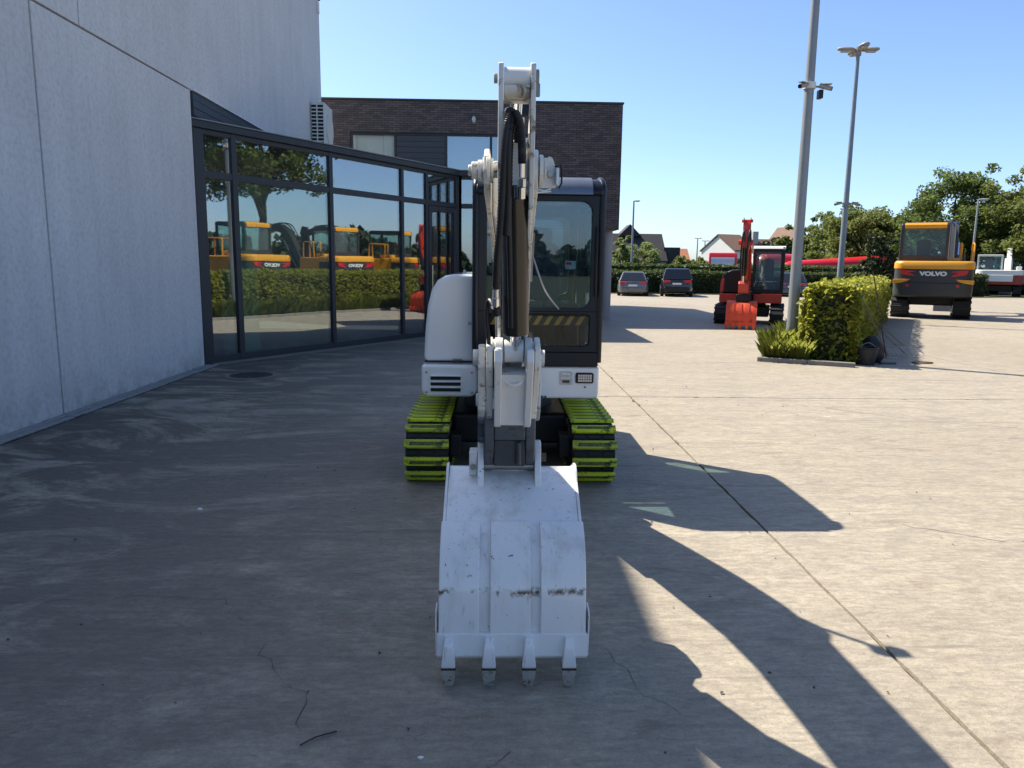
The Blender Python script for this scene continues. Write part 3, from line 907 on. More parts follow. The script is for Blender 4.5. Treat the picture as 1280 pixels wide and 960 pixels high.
def trackset(cx, lab):
    YF, YR, ZC, RB = 6.08, 8.02, 0.268, 0.222
    W = 0.36
    def path(n_end=14, r=RB):
        pts = []
        for k in range(n_end + 1):
            a = R(-90 - 180 * k / n_end)
            pts.append((YF + r * math.cos(a), ZC + r * math.sin(a)))
        for k in range(n_end + 1):
            a = R(90 - 180 * k / n_end)
            pts.append((YR + r * math.cos(a), ZC + r * math.sin(a)))
        return pts
    b = MB()
    b.ring(path(r=RB), path(r=RB - 0.03), 'x', cx - W / 2 + 0.01, cx + W / 2 - 0.01)
    belt = b.build('track_belt', 'rubber', EX, smooth=30)
    # pads
    straight = YR - YF
    total = 2 * straight + 2 * math.pi * RB
    n = 40
    rad = RB + 0.012
    pad_me = None
    rr = random.Random(int(cx * 100))
    for i in range(n):
        s = (i + 0.3) * total / n
        arc = math.pi * RB
        if s < arc:
            a = -90 - 180 * s / arc
            p = (YF + rad * math.cos(R(a)), ZC + rad * math.sin(R(a)))
            ang = R(a)
        elif s < arc + straight:
            p = (YF + (s - arc), ZC + rad)
            ang = R(90)
        elif s < 2 * arc + straight:
            a = 90 - 180 * (s - arc - straight) / arc
            p = (YR + rad * math.cos(R(a)), ZC + rad * math.sin(R(a)))
            ang = R(a)
        else:
            p = (YR - (s - 2 * arc - straight), ZC - rad)
            ang = R(-90)
        if pad_me is None:
            q = MB()
            # chamfered pad, raised rim, worn recessed middle; local +Y is outwards here
            w, h, t = W / 2, 0.037, 0.030
            prof = [(-h, 0), (-h, t * 0.6), (-h * 0.72, t), (h * 0.72, t), (h, t * 0.6), (h, 0)]
            q.prism([(y, z) for y, z in prof], 'x', -w, w)
            q.slot(1)
            q.bb(-w + 0.045, w - 0.045, -h * 0.42, h * 0.42, t - 0.002, t + 0.0012)
            q.slot(0)
            q.v = [(p[0] + 0.13, p[1] + 7.05, p[2]) for p in q.v]
            o = q.build('track_pad', ['lime', 'lime_worn'], EX, bevel=0.004, seg=2)
            pad_me = o
        else:
            o = pad_me.copy()
            COL.objects.link(o)
        # local z -> outward normal (0,cos,sin), local y -> tangent
        o.location = (cx - 0.13, p[0] - 7.05, p[1])
        o.rotation_euler = (ang - math.pi / 2 + rr.uniform(-0.03, 0.03), 0, 0)
    # metal links seen between the pads
    b = MB()
    for i in range(n):
        s = (i + 0.8) * total / n
        if s < math.pi * RB:
            a = R(-90 - 180 * s / (math.pi * RB))
            rot = Matrix.Rotation(a - math.pi / 2, 3, 'X')
            c = (YF + (RB + 0.006) * math.cos(a), ZC + (RB + 0.006) * math.sin(a))
            for dx in (-0.12, 0.0, 0.12):
                b.box((cx + dx, c[0], c[1]), (0.085, 0.03, 0.016), rot)
    b.build('track_links', 'rubber', EX, kind='stuff')
    b = MB()
    b.bb(cx - 0.11, cx + 0.11, YF, YR, ZC - 0.12, ZC + 0.12)
    b.build('track_frame', 'black', EX, bevel=0.03)
    for yy in (YF, YR):
        b = MB()
        b.cyl((cx - 0.15, yy, ZC), (cx + 0.15, yy, ZC), RB - 0.035, n=28)
        b.cyl((cx - 0.165, yy, ZC), (cx + 0.165, yy, ZC), 0.07, n=18)
        b.build('idler_wheel', 'darkmetal', EX)
trackset(-0.545, 'left')
trackset(0.815, 'right')

# undercarriage between the tracks
b = MB()
b.bb(-0.38, 0.66, 6.45, 7.7, 0.22, 0.50)
b.build('undercarriage', 'black', EX, bevel=0.04)
b = MB()
b.cyl((0.13, 7.05, 0.50), (0.13, 7.05, 0.66), 0.42, n=36)
b.build('slewing_ring', 'darkmetal', EX)
for x in (-0.33, 0.57):
    MB().bb(x - 0.03, x + 0.06, 6.0, 6.2, 0.22, 0.40).build('idler_bracket', 'black', EX, bevel=0.01)

# house skirt with rounded lower corners
def xz_round(x0, x1, z0, z1, r_bot, n=6):
    pts = [(x0, z1), (x0, z0 + r_bot)]
    for k in range(1, n + 1):
        a = R(180 + 90 * k / n)
        pts.append((x0 + r_bot + r_bot * math.cos(a), z0 + r_bot + r_bot * math.sin(a)))
    for k in range(n + 1):
        a = R(270 + 90 * k / n)
        pts.append((x1 - r_bot + r_bot * math.cos(a), z0 + r_bot + r_bot * math.sin(a)))
    pts.append((x1, z1))
    return pts
b = MB()
b.prism(xz_round(-0.615, -0.145, 0.69, 0.962, 0.07), 'y', 6.17, 8.35)
sk1 = b.build('left_skirt', 'body_white', EX, bevel=0.025, seg=3)
b = MB()
b.prism(xz_round(0.29, 0.872, 0.69, 0.962, 0.05), 'y', 6.13, 8.35)
sk2 = b.build('right_skirt', 'body_white', EX, bevel=0.022, seg=3)
MB().bb(-0.14, 0.285, 6.35, 8.3, 0.68, 0.955).build('house_floor', 'black', EX, bevel=0.01)
for k in range(3):
    z = 0.738 + k * 0.049
    b = MB().bb(-0.535, -0.285, 6.162, 6.175, z, z + 0.030)
    b.build('vent_slot', 'black', sk1)
    MB().bb(-0.54, -0.28, 6.150, 6.172, z + 0.030, z + 0.038).build('vent_lip', 'body_white', sk1, bevel=0.002)
# lamp and sticker plate on the right skirt
b = MB()
b.prism(rounded_rect(0.15, 0.088, 0.015, cx=0.75, cy=0.868), 'y', 6.112, 6.14)
lampb = b.build('work_lamp', 'black', EX, bevel=0.004)
for i in range(6):
    for j in range(3):
        MB().bb(0.695 + i * 0.0195, 0.711 + i * 0.0195, 6.106, 6.113, 0.838 + j * 0.0215, 0.855 + j * 0.0215).build('lamp_cell', 'lens', lampb)
b = MB()
b.prism(rounded_rect(0.105, 0.112, 0.012, cx=0.595, cy=0.866), 'y', 6.122, 6.131)
stp = b.build('warning_plate', 'sticker', EX)
for i, (w, h) in enumerate(((0.07, 0.014), (0.08, 0.010), (0.06, 0.022))):
    MB().bb(0.595 - w / 2, 0.595 + w / 2, 6.119, 6.1225, 0.895 - i * 0.034, 0.895 - i * 0.034 + h).build('print', 'rusty' if i == 2 else 'signal_white', stp)
for x in (0.365, 0.395, 0.425):
    b = MB()
    b.cyl((x, 6.115, 0.705), (x, 6.14, 0.705), 0.011, n=8)
    b.build('bolt', 'darkmetal', sk2)
b = MB()
b.cyl((0.756, 6.122, 0.79), (0.756, 6.14, 0.79), 0.008, n=8)
b.build('bolt', 'darkmetal', sk2)
# ladder-hook plate with round lock beside the boom
b = MB()
b.prism(rounded_rect(0.085, 0.12, 0.03, cx=0.30, cy=0.84), 'y', 6.06, 6.09)
lk = b.build('lock_plate', 'black', EX)
b = MB()
b.cyl((0.305, 6.035, 0.845), (0.305, 6.06, 0.845), 0.028, n=18)
b.build('lock', 'darkmetal', lk)

# engine cover
def yround(profile, y0, y1, name, mat, bevel):
    b = MB()
    b.prism(profile, 'y', y0, y1)
    return b.build(name, mat, EX, bevel=bevel, seg=4)
eng = yround([(-0.605, 0.975), (-0.600, 1.10), (-0.588, 1.28), (-0.568, 1.45), (-0.535, 1.58), (-0.485, 1.66), (-0.42, 1.70), (-0.345, 1.71), (-0.165, 1.71), (-0.165, 0.975)], 6.30, 8.25, 'engine_cover', 'body_white', 0.04)
MB().bb(-0.60, -0.17, 6.33, 8.2, 0.962, 0.977).build('seal_strip', 'black', EX)
b = MB()
b.cyl((-0.27, 6.6, 1.70), (-0.27, 6.6, 1.745), 0.012, n=8)
b.build('cover_knob', 'chrome', eng)
MB().bb(-0.36, -0.28, 6.285, 6.305, 0.975, 0.99).build('cover_hinge', 'darkmetal', eng)
MB().bb(-0.1655, -0.160, 6.33, 8.2, 1.0, 1.69).build('cover_seam', 'black', eng)
b = MB()
b.cyl((-0.215, 6.292, 1.30), (-0.215, 6.302, 1.30), 0.016, n=14)
b.build('cover_lock', 'steel', eng)
for x, z in ((-0.57, 0.90), (-0.57, 0.73), (-0.19, 0.90), (-0.19, 0.73)):
    b = MB()
    b.cyl((x, 6.160, z), (x, 6.172, z), 0.009, n=8)
    b.build('bolt', 'steel', sk1)

# ---- cab
CX0, CX1, CY0, CY1, CZ0, CZ1 = -0.155, 0.855, 6.10, 7.46, 0.965, 2.49
cab = MB()
cab.ring(rounded_rect(CX1 - CX0, 0.93, 0.02, cx=(CX0 + CX1) / 2, cy=1.885), rounded_rect(0.845, 0.85, 0.085, cx=0.352, cy=1.876), 'y', CY0, CY0 + 0.06)
cab.ring(rounded_rect(CX1 - CX0, 0.335, 0.01, cx=(CX0 + CX1) / 2, cy=1.2525), rounded_rect(0.845, 0.265, 0.045, cx=0.352, cy=1.268), 'y', CY0 + 0.002, CY0 + 0.062)
cab.bb(CX0, CX1, CY0 + 0.001, CY0 + 0.06, CZ0, 1.085)
cab = cab.build('cab_frame', 'navy', EX, bevel=0.014, seg=3)
def cab_side(x0, x1, nm):
    b = MB()
    b.ring(rounded_rect(0.96, 1.38, 0.01, cx=6.645, cy=1.67), rounded_rect(0.80, 1.22, 0.06, cx=6.655, cy=1.68), 'x', x0, x1)
    b.ring(rounded_rect(0.32, 1.38, 0.01, cx=7.287, cy=1.67), rounded_rect(0.24, 1.12, 0.05, cx=7.285, cy=1.71), 'x', x0, x1)
    return b.build(nm, 'navy', EX, bevel=0.01)
sR = cab_side(CX1 - 0.05, CX1 - 0.001, 'cab_side')
sL = cab_side(CX0 + 0.001, CX0 + 0.05, 'cab_side')
for s, x in ((sR, CX1 - 0.03), (sL, CX0 + 0.02)):
    MB().bb(x, x + 0.008, 6.25, 7.06, 1.06, 2.30).build('side_pane', 'cab_glass', s, smooth=0)
    MB().bb(x, x + 0.008, 7.16, 7.41, 1.14, 2.28).build('side_pane', 'cab_glass', s, smooth=0)
b = MB()
b.ring(rounded_rect(CX1 - CX0 - 0.11, 1.38, 0.01, cx=0.35, cy=1.67), rounded_rect(0.74, 0.74, 0.07, cx=0.35, cy=1.88), 'y', CY1 - 0.05, CY1)
bkf = b.build('cab_back', 'navy', EX, bevel=0.01)
MB().bb(-0.03, 0.73, CY1 - 0.03, CY1 - 0.022, 1.50, 2.26).build('rear_pane', 'cab_glass', bkf, smooth=0)
# roof with rolled front edge
prof = [(CY1 + 0.02, 2.345), (CY1 + 0.02, 2.43), (CY1 - 0.06, 2.475), (CY1 - 0.2, 2.495), (6.45, 2.50), (6.25, 2.49), (6.15, 2.465), (6.09, 2.42), (6.07, 2.37), (6.075, 2.345)]
b = MB()
b.prism(prof, 'x', CX0 - 0.005, CX1 + 0.005)
rf = b.build('cab_roof', 'navy', EX, bevel=0.05, seg=5)
# sun highlight on the dark roof front, put in as a paler metal strip
glint = [(6.3, 2.499), (6.2, 2.487), (6.12, 2.455), (6.068, 2.405), (6.055, 2.352), (6.049, 2.352), (6.06, 2.408), (6.112, 2.463), (6.196, 2.496), (6.3, 2.508)]
b = MB()
b.prism(glint, 'x', CX0 + 0.06, CX1 - 0.085)
b.build('roof_highlight', 'roof_glint', rf, smooth=60)
MB().bb(-0.075, 0.78, CY0 + 0.028, CY0 + 0.036, 1.445, 2.305).build('windscreen', 'screen_glass', cab, smooth=0)
MB().bb(-0.075, 0.78, CY0 + 0.030, CY0 + 0.038, 1.13, 1.405).build('lower_screen', 'low_glass', cab, smooth=0)
# grab rails: round front pillars
for x, nm in ((CX0 - 0.005, 'front_pillar'), (CX1 + 0.0, 'front_pillar')):
    b = MB()
    b.tube(smooth_path([(x, 6.13, 1.0), (x, 6.115, 1.6), (x, 6.115, 2.3), (x, 6.16, 2.44), (x, 6.3, 2.485)], 5), 0.03, 12)
    b.build(nm, 'navy', EX)
b = MB()
b.tube([(0.815, 6.085, 1.55), (0.815, 6.07, 1.6), (0.815, 6.07, 2.05), (0.815, 6.085, 2.1)], 0.011, 8)
b.build('grab_handle', 'black', cab)
# interior
MB().bb(-0.1, 0.80, 6.17, 7.40, 0.97, 1.02).build('cab_floor', 'rubber', EX)
seat = MB()
seat.prism(rounded_rect(0.42, 0.56, 0.10, cx=0.41, cy=1.72), 'y', 7.12, 7.26)
seat = seat.build('seat', 'seat', EX, bevel=0.04, seg=3)
b = MB()
b.prism(rounded_rect(0.44, 0.46, 0.08, cx=0.41, cy=6.97), 'z', 1.34, 1.47)
b.build('seat_cushion', 'seat', seat, bevel=0.04, seg=3)
b = MB()
b.prism(rounded_rect(0.26, 0.17, 0.06, cx=0.41, cy=2.06), 'y', 7.16, 7.24)
b.build('headrest', 'seat', seat, bevel=0.03, seg=3)
MB().bb(0.25, 0.57, 6.85, 7.25, 1.02, 1.34).build('seat_base', 'black', seat, bevel=0.02)
for x in (0.08, 0.68):
    con = MB().bb(x - 0.07, x + 0.07, 6.62, 7.25, 1.02, 1.46).build('side_console', 'black', EX, bevel=0.03)
    b = MB()
    b.tube([(x, 6.68, 1.45), (x, 6.66, 1.58), (x, 6.63, 1.68)], [0.012, 0.012, 0.02], 8)
    b.build('joystick', 'black', con)
MB().bb(0.64, 0.78, 6.32, 6.36, 1.66, 1.78).build('display', 'black', EX, bevel=0.008)
MB().bb(0.57, 0.655, CY0 + 0.040, CY0 + 0.0425, 1.765, 1.83).build('window_sticker', 'sticker', EX)
MB().bb(0.575, 0.62, CY0 + 0.0375, CY0 + 0.0395, 1.80, 1.82).build('window_sticker', 'tankred', EX)
# hazard striped bar seen through the lower screen
hz = MB().bb(-0.05, 0.77, 6.172, 6.186, 1.30, 1.385).build('hazard_bar', 'black', EX)
for k in range(9):
    x = -0.04 + k * 0.088
    b = MB()
    b.prism([(x, 1.305), (x + 0.04, 1.305), (x + 0.085, 1.38), (x + 0.045, 1.38)], 'y', 6.168, 6.1715)
    b.build('stripe', 'orange', hz)
# travel pedals
for x in (0.28, 0.42):
    b = MB()
    b.tube([(x, 6.5, 1.02), (x, 6.42, 1.3), (x, 6.40, 1.5)], 0.012, 8)
    b.box((x, 6.45, 1.07), (0.09, 0.2, 0.02), Matrix.Rotation(0.25, 3, 'X'))
    b.build('travel_lever', 'black', EX)
# wiper
b = MB()
b.tube(smooth_path([(0.52, CY0 - 0.012, 1.44), (0.40, CY0 - 0.02, 1.60), (0.30, CY0 - 0.02, 1.86)], 5), 0.008, 6)
b.tube([(0.29, CY0 - 0.012, 1.66), (0.305, CY0 - 0.014, 2.05)], 0.010, 6)
b.build('wiper', 'steel', EX)
# beacon bracket / mirror
b = MB()
b.tube([(0.0, 6.09, 2.28), (0.02, 6.0, 2.26)], 0.01, 6)
b.build('mirror_arm', 'black', EX)

# ---- swing bracket and boom
def bx(y):
    return 0.06 + 0.028 * (y - 3.1)
b = MB()
for x0, x1 in ((-0.125, -0.07), (0.30, 0.345)):
    b.prism([(5.45, 0.72), (5.42, 1.05), (5.5, 1.18), (5.62, 1.20), (5.75, 1.1), (6.1, 0.98), (6.3, 0.9), (6.3, 0.7), (5.9, 0.62), (5.55, 0.62)], 'x', x0, x1)
b.bb(-0.07, 0.30, 5.75, 6.32, 0.55, 0.75)
sw = b.build('swing_bracket', 'white_worn', EX, bevel=0.012)
b = MB()
b.cyl((-0.155, 5.58, 1.10), (0.37, 5.58, 1.10), 0.035, n=18)
b.cyl((-0.14, 5.56, 0.78), (-0.03, 5.56, 0.78), 0.05, n=18)
b.cyl((-0.165, 5.58, 1.10), (-0.125, 5.58, 1.10), 0.062, n=20)
b.cyl((0.345, 5.58, 1.10), (0.375, 5.58, 1.10), 0.062, n=20)
b.build('bracket_pin', 'white_worn', sw, smooth=30)

up_l = [(5.78, 1.10), (5.70, 1.24), (5.4, 1.58), (5.06, 1.92), (4.80, 2.12), (4.62, 2.20), (4.4, 2.23), (4.1, 2.24), (3.75, 2.25), (3.4, 2.25), (3.2, 2.25), (3.10, 2.255), (3.03, 2.22), (3.01, 2.165)]
lo_l = [(3.03, 2.11), (3.10, 2.075), (3.2, 2.06), (3.45, 2.01), (3.75, 1.96), (4.05, 1.90), (4.3, 1.80), (4.55, 1.64), (4.8, 1.44), (5.0, 1.26), (5.2, 1.10), (5.4, 0.99), (5.6, 0.96), (5.74, 1.01)]
outl = up_l + lo_l
def boom_prism(o0, o1, shrink=0.0):
    b = MB()
    b.prism(outl, 'x', o0, o1)
    b.v = [(p[0] + bx(p[1]), p[1], p[2]) for p in b.v]
    return b
# box boom: main body behind y=3.45 and two fork plates in front
def cut(poly, ymin):
    return [(max(y, ymin), z) for y, z in poly]
b = MB()
body = [p for p in up_l if p[0] >= 3.40] + [p for p in lo_l if p[0] >= 3.45]
b.prism(body, 'x', -0.085, 0.085)
b.v = [(p[0] + bx(p[1]), p[1], p[2]) for p in b.v]
boom = b.build('boom', 'white', EX, bevel=0.012)
for s in (-1, 1):
    b = MB()
    b.prism(outl, 'x', s * 0.0865, s * 0.108)
    b.v = [(p[0] + bx(p[1]), p[1], p[2]) for p in b.v]
    b.build('boom_side_plate', 'white_worn', boom, bevel=0.005)
# arm cylinder on top of the boom
b = MB()
for dx in (-0.06, 0.045):
    b.prism([(4.46, 2.22), (4.52, 2.34), (4.60, 2.38), (4.68, 2.34), (4.80, 2.10)], 'x', 0.10 + dx, 0.10 + dx + 0.016)
b.build('cylinder_ear', 'white', boom, bevel=0.004)
b = MB()
b.cyl((0.10, 4.58, 2.325), (0.085, 3.62, 2.418), 0.046, n=20)
b.cyl((0.10, 4.66, 2.317), (0.10, 4.52, 2.331), 0.052, n=20)
acy = b.build('arm_cylinder', 'white', EX)
b = MB()
b.cyl((0.085, 3.62, 2.418), (0.076, 2.96, 2.484), 0.027, n=16)
b.build('piston_rod', 'chrome', acy)
b = MB()
b.tube([(0.045, 4.5, 2.38), (0.035, 3.9, 2.42), (0.045, 3.2, 2.42), (0.05, 2.99, 2.38)], 0.016, 8)
b.build('hose', 'hose', acy)
b = MB()
b.tube([(0.15, 4.70, 2.14), (0.15, 4.64, 2.45), (0.15, 4.61, 2.66)], 0.014, 8)
blp = b.build('lamp_post', 'white_worn', boom)
b = MB()
b.prism(rounded_rect(0.13, 0.10, 0.02, cx=0.15, cy=2.72), 'y', 4.57, 4.64)
b.build('boom_work_lamp', 'black', blp, bevel=0.008)
# steel pipes along the boom
for k, dx in enumerate((-0.05, 0.05)):
    b = MB()
    b.tube(smooth_path([(bx(5.3) + dx, 5.38, 1.66), (bx(5.0) + dx, 5.03, 2.02), (bx(4.7) + dx, 4.72, 2.22), (bx(4.4) + dx, 4.42, 2.265), (bx(3.6) + dx, 3.6, 2.275)], 6), 0.012, 8)
    b.build('boom_pipe', 'black', boom)
# boom cylinder under the boom
b = MB()
b.cyl((0.12, 5.42, 0.86), (0.11, 4.75, 1.32), 0.055, n=18)
bcy = b.build('boom_cylinder', 'cyl', EX)
b = MB()
b.cyl((0.11, 4.75, 1.32), (0.105, 4.35, 1.60), 0.03, n=14)
b.build('piston_rod', 'chrome', bcy)

# ---- arm pivot pin with its stacked washers
b = MB()
for x0, x1, r in ((-0.112, -0.098, 0.022), (-0.099, -0.074, 0.034), (-0.074, -0.056, 0.041), (-0.054, -0.042, 0.052), (-0.040, -0.024, 0.064), (-0.022, -0.012, 0.048), (0.170, 0.186, 0.064), (0.188, 0.20, 0.052), (0.20, 0.212, 0.04)):
    b.cyl((x0, 3.07, 2.167), (x1, 3.07, 2.167), r, n=28)
b.cyl((-0.1, 3.07, 2.167), (0.20, 3.07, 2.167), 0.028, n=16)
b.build('arm_pivot_pin', 'white_worn', EX, bevel=0.003, smooth=30)
b = MB()
b.prism([(0.175, 2.10), (0.228, 2.10), (0.232, 2.115), (0.232, 2.185), (0.222, 2.215), (0.208, 2.222), (0.196, 2.21), (0.188, 2.19), (0.175, 2.185)], 'y', 3.035, 3.055)
br = b.build('lamp_bracket', 'white_worn', EX, bevel=0.004)
b = MB()
b.cyl((0.213, 3.02, 2.152), (0.213, 3.036, 2.152), 0.012, n=14)
b.build('bolt', 'steel', br)
b = MB().bb(0.233, 0.247, 3.0, 3.11, 2.105, 2.175)
b.build('boom_lamp', 'lens', br, bevel=0.004)
b = MB()
b.tube([(0.232, 3.03, 2.183), (0.252, 3.0, 2.185), (0.256, 3.0, 2.165), (0.256, 3.0, 2.115), (0.248, 3.03, 2.10)], 0.004, 6)
b.build('lamp_guard', 'black', br)
b = MB()
b.tube([(0.15, 3.02, 2.095), (0.19, 3.0, 2.085), (0.215, 3.0, 2.093), (0.215, 3.0, 2.083), (0.16, 3.0, 2.078)], 0.003, 6)
b.build('lamp_cable', 'white', br)

# ---- arm (dipper)
AX0, AX1 = 0.014, 0.136
armp = [(2.985, 2.05), (2.99, 2.2), (3.02, 2.27), (3.10, 2.30), (3.17, 2.26), (3.21, 2.16), (3.27, 1.80), (3.36, 1.45), (3.49, 1.08), (3.55, 0.95), (3.53, 0.885), (3.48, 0.875), (3.44, 0.92), (3.39, 1.10), (3.24, 1.50), (3.10, 1.88)]
b = MB()
b.prism(armp, 'x', AX0 + 0.012, AX1 - 0.012)
arm = b.build('arm', 'white', EX, bevel=0.01)
# tail fork: two tall plates reaching up to the arm-cylinder pin
fork = [(2.945, 2.02), (2.905, 2.30), (2.895, 2.46), (2.905, 2.535), (2.95, 2.548), (3.0, 2.53), (3.02, 2.45), (3.10, 2.30), (3.2, 2.22), (3.24, 2.12), (3.16, 1.96), (3.05, 1.93)]
for x0, x1 in ((AX0 - 0.009, AX0 + 0.0105), (AX1 - 0.0105, AX1 + 0.009)):
    MB().prism(fork, 'x', x0, x1).build('arm_tail_plate', 'white_worn', arm, bevel=0.004)
b = MB()
b.cyl((AX0 + 0.012, 2.95, 2.490), (AX1 - 0.012, 2.95, 2.490), 0.040, n=24)
b.build('tail_boss', 'white', arm, smooth=30)
b = MB()
b.prism([(2.905, 2.445), (2.905, 2.458), (3.0, 2.458), (3.01, 2.41), (2.93, 2.418), (2.915, 2.43)], 'x', AX0 + 0.012, AX1 - 0.012)
b.build('cross_plate', 'white_worn', arm, bevel=0.003)
b = MB()
b.cyl((-0.012, 2.95, 2.49), (0.002, 2.95, 2.49), 0.019, n=16)
b.cyl((AX1 + 0.010, 2.95, 2.492), (AX1 + 0.022, 2.95, 2.492), 0.032, n=20)
b.bb(AX1 + 0.010, AX1 + 0.026, 2.93, 2.955, 2.425, 2.47)
b.build('tail_pin', 'pole', arm, bevel=0.002, smooth=30)
# long front edge flanges of the arm beside the cylinder
for x0, x1 in ((AX0 - 0.002, AX0 + 0.0115), (AX1 - 0.0115, AX1 + 0.002)):
    MB().prism([(2.97, 2.05), (2.955, 2.0), (3.11, 1.74), (3.22, 1.46), (3.25, 1.40), (3.36, 1.34), (3.34, 1.5), (3.22, 1.9), (3.1, 2.0)], 'x', x0, x1).build('arm_flange', 'white_worn', arm, bevel=0.004)

# ---- bucket cylinder in front of the arm
b = MB()
b.cyl((0.071, 2.985, 2.10), (0.072, 2.985, 2.03), 0.035, n=18)
b.cyl((0.072, 2.985, 2.06), (0.087, 3.135, 1.515), 0.055, n=28)
bc = b.build('bucket_cylinder', 'cyl', EX, smooth=30)
b = MB()
b.cyl((0.087, 3.135, 1.515), (0.089, 3.17, 1.42), 0.024, n=16)
b.build('piston_rod', 'chrome', bc)
b = MB()
b.cyl((0.01, 2.985, 2.09), (0.14, 2.985, 2.09), 0.03, n=18)
b.build('cylinder_pin', 'white_worn', bc)
b = MB()
b.cyl((0.0495, 2.942, 1.99), (0.0675, 3.08, 1.54), 0.012, n=10)
b.build('oil_pipe', 'hose', bc)

# ---- hoses
def pz(u, v, y=2.88):      # picture-plane helper for hose routing on the arm front
    return (0.004 + (u - 623) * 0.00298, y, 2.541 - (v - 80) * 0.00287)
h1 = [pz(636, 300, 2.93), pz(637, 250, 2.90), pz(637, 200, 2.87), pz(639, 165, 2.87), pz(644, 147, 2.88), pz(650, 160, 2.86), pz(653, 185, 2.86), pz(654, 210, 2.87)]
h2 = [pz(622.5, 372, 3.0), pz(624, 330, 2.95), pz(628, 285, 2.92), pz(630, 240, 2.89), pz(632, 195, 2.87), pz(635, 160, 2.87), pz(640, 144, 2.90), pz(645, 150, 2.95), pz(650, 175, 3.0)]
for h in (h1, h2):
    b = MB()
    pth = smooth_path(h, 10)
    n = len(pth)
    # spiral guard: alternating radius
    fine = []
    for a, c in zip(pth[:-1], pth[1:]):
        fine += [a, a.lerp(c, 0.5)]
    b.tube(fine, [0.0172 if i % 2 else 0.0146 for i in range(len(fine))], 10)
    b.build('hose', 'hose', EX, smooth=60)
b = MB()
b.cyl(pz(654, 208, 2.87), pz(654, 226, 2.88), 0.0125, n=12)
b.cyl(pz(654, 228, 2.88), pz(654, 238, 2.885), 0.0155, n=6)
b.cyl(pz(654, 238, 2.885), pz(654, 252, 2.90), 0.015, n=10)
b.build('hose_fitting', 'chrome', EX, smooth=30)
b = MB()
b.cyl(pz(622.5, 370, 3.0), pz(622.5, 385, 3.02), 0.011, n=10)
b.cyl(pz(622, 386, 3.02), pz(622, 398, 3.03), 0.015, n=6)
b.build('hose_fitting', 'chrome', EX, smooth=30)
b = MB()
b.cyl(pz(622, 398, 3.03), pz(624, 409, 3.05), 0.019, n=10)
b.tube(smooth_path([pz(620, 400, 3.04), pz(613, 390, 3.08), pz(610, 410, 3.10), pz(613, 450, 3.12), pz(611, 480, 3.2)], 6), 0.009, 8)
b.build('hose_elbow', 'hose', EX)

# ---- tipping linkage
b = MB()
b.cyl((0.040, 3.18, 1.432), (0.122, 3.18, 1.432), 0.050, n=28)
tl = b.build('rod_end', 'white', EX, bevel=0.004, smooth=30)
b = MB()
b.cyl((0.088, 3.128, 1.445), (0.088, 3.135, 1.445), 0.009, n=10)
b.build('grease_nipple', 'steel', tl)
b = MB()
b.cyl((0.0, 3.185, 1.43), (0.036, 3.185, 1.43), 0.058, n=24)
b.cyl((-0.012, 3.185, 1.43), (0.001, 3.185, 1.43), 0.05, n=20)
b.build('link_boss', 'white_worn', tl, bevel=0.004, smooth=30)
b = MB()
b.cyl((0.126, 3.185, 1.43), (0.160, 3.185, 1.43), 0.058, n=24)
b.cyl((0.159, 3.185, 1.43), (0.192, 3.185, 1.43), 0.042, n=20)
b.build('link_boss', 'white_worn', tl, bevel=0.004, smooth=30)
for x in (0.018, 0.143):
    b = MB()
    b.cyl((x, 3.118, 1.432), (x, 3.128, 1.432), 0.010, n=6)
    b.build('bolt', 'darkmetal', tl)
# H-link down to the coupler
b = MB()
def linkbar(x0, x1, d0=-0.085, d1=0.055):
    b.prism([(3.145 + d0, 1.45), (3.135 + d0, 1.40), (3.33 + d0, 1.10), (3.38 + d0, 1.07), (3.38 + d1 + 0.02, 1.10), (3.22 + d1, 1.40), (3.2 + d1, 1.45)], 'x', x0, x1)
linkbar(-0.002, 0.030)
linkbar(0.132, 0.164)
hl = b.build('tipping_link', 'white', EX, bevel=0.006)
b = MB()
b.prism([(3.115, 1.335), (3.285, 1.08), (3.41, 1.10), (3.24, 1.355)], 'x', 0.029, 0.133)
b.build('link_web', 'white', hl, bevel=0.004)
b = MB()
arc = [(0.081 + 0.048 * math.cos(a), 3.123 + 0.035 * (1 + math.sin(a)), 1.335 - 0.0 + 0.045 * math.sin(a)) for a in [math.pi + math.pi * k / 12 for k in range(13)]]
b.tube(arc, 0.006, 8)
b.build('link_weld', 'white', hl)
for x0, x1 in ((-0.036, -0.008), (0.168, 0.192)):
    b = MB()
    b.prism([(3.10, 1.46), (3.095, 1.37), (3.34, 1.10), (3.46, 1.09), (3.48, 1.14), (3.44, 1.20), (3.24, 1.46), (3.2, 1.49)], 'x', x0, x1)
    b.build('guide_link', 'white_worn', hl, bevel=0.005)

# ---- quick coupler
b = MB()
for x0, x1 in ((-0.046, 0.0), (0.146, 0.192)):
    b.prism([(3.38, 1.12), (3.36, 1.05), (3.40, 0.90), (3.44, 0.855), (3.56, 0.83), (3.62, 0.86), (3.60, 0.96), (3.52, 1.05), (3.44, 1.13)], 'x', x0, x1)
b.prism([(3.365, 1.075), (3.36, 1.035), (3.375, 0.99), (3.44, 0.98), (3.5, 1.07)], 'x', 0.0, 0.146)
cp = b.build('quick_coupler', 'coupler', EX, bevel=0.008)
b = MB()
b.bb(0.001, 0.145, 3.395, 3.435, 0.86, 0.985)
b.cyl((0.115, 3.385, 0.98), (0.115, 3.385, 0.87), 0.014, n=12)
b.build('locking_cylinder', 'darkmetal', cp, bevel=0.004)
b = MB()
for z in (1.065, 0.985):
    b.cyl((-0.075, 3.42, z), (-0.046, 3.42, z), 0.020, n=8)
b.bb(-0.078, -0.045, 3.415, 3.46, 0.97, 1.085)
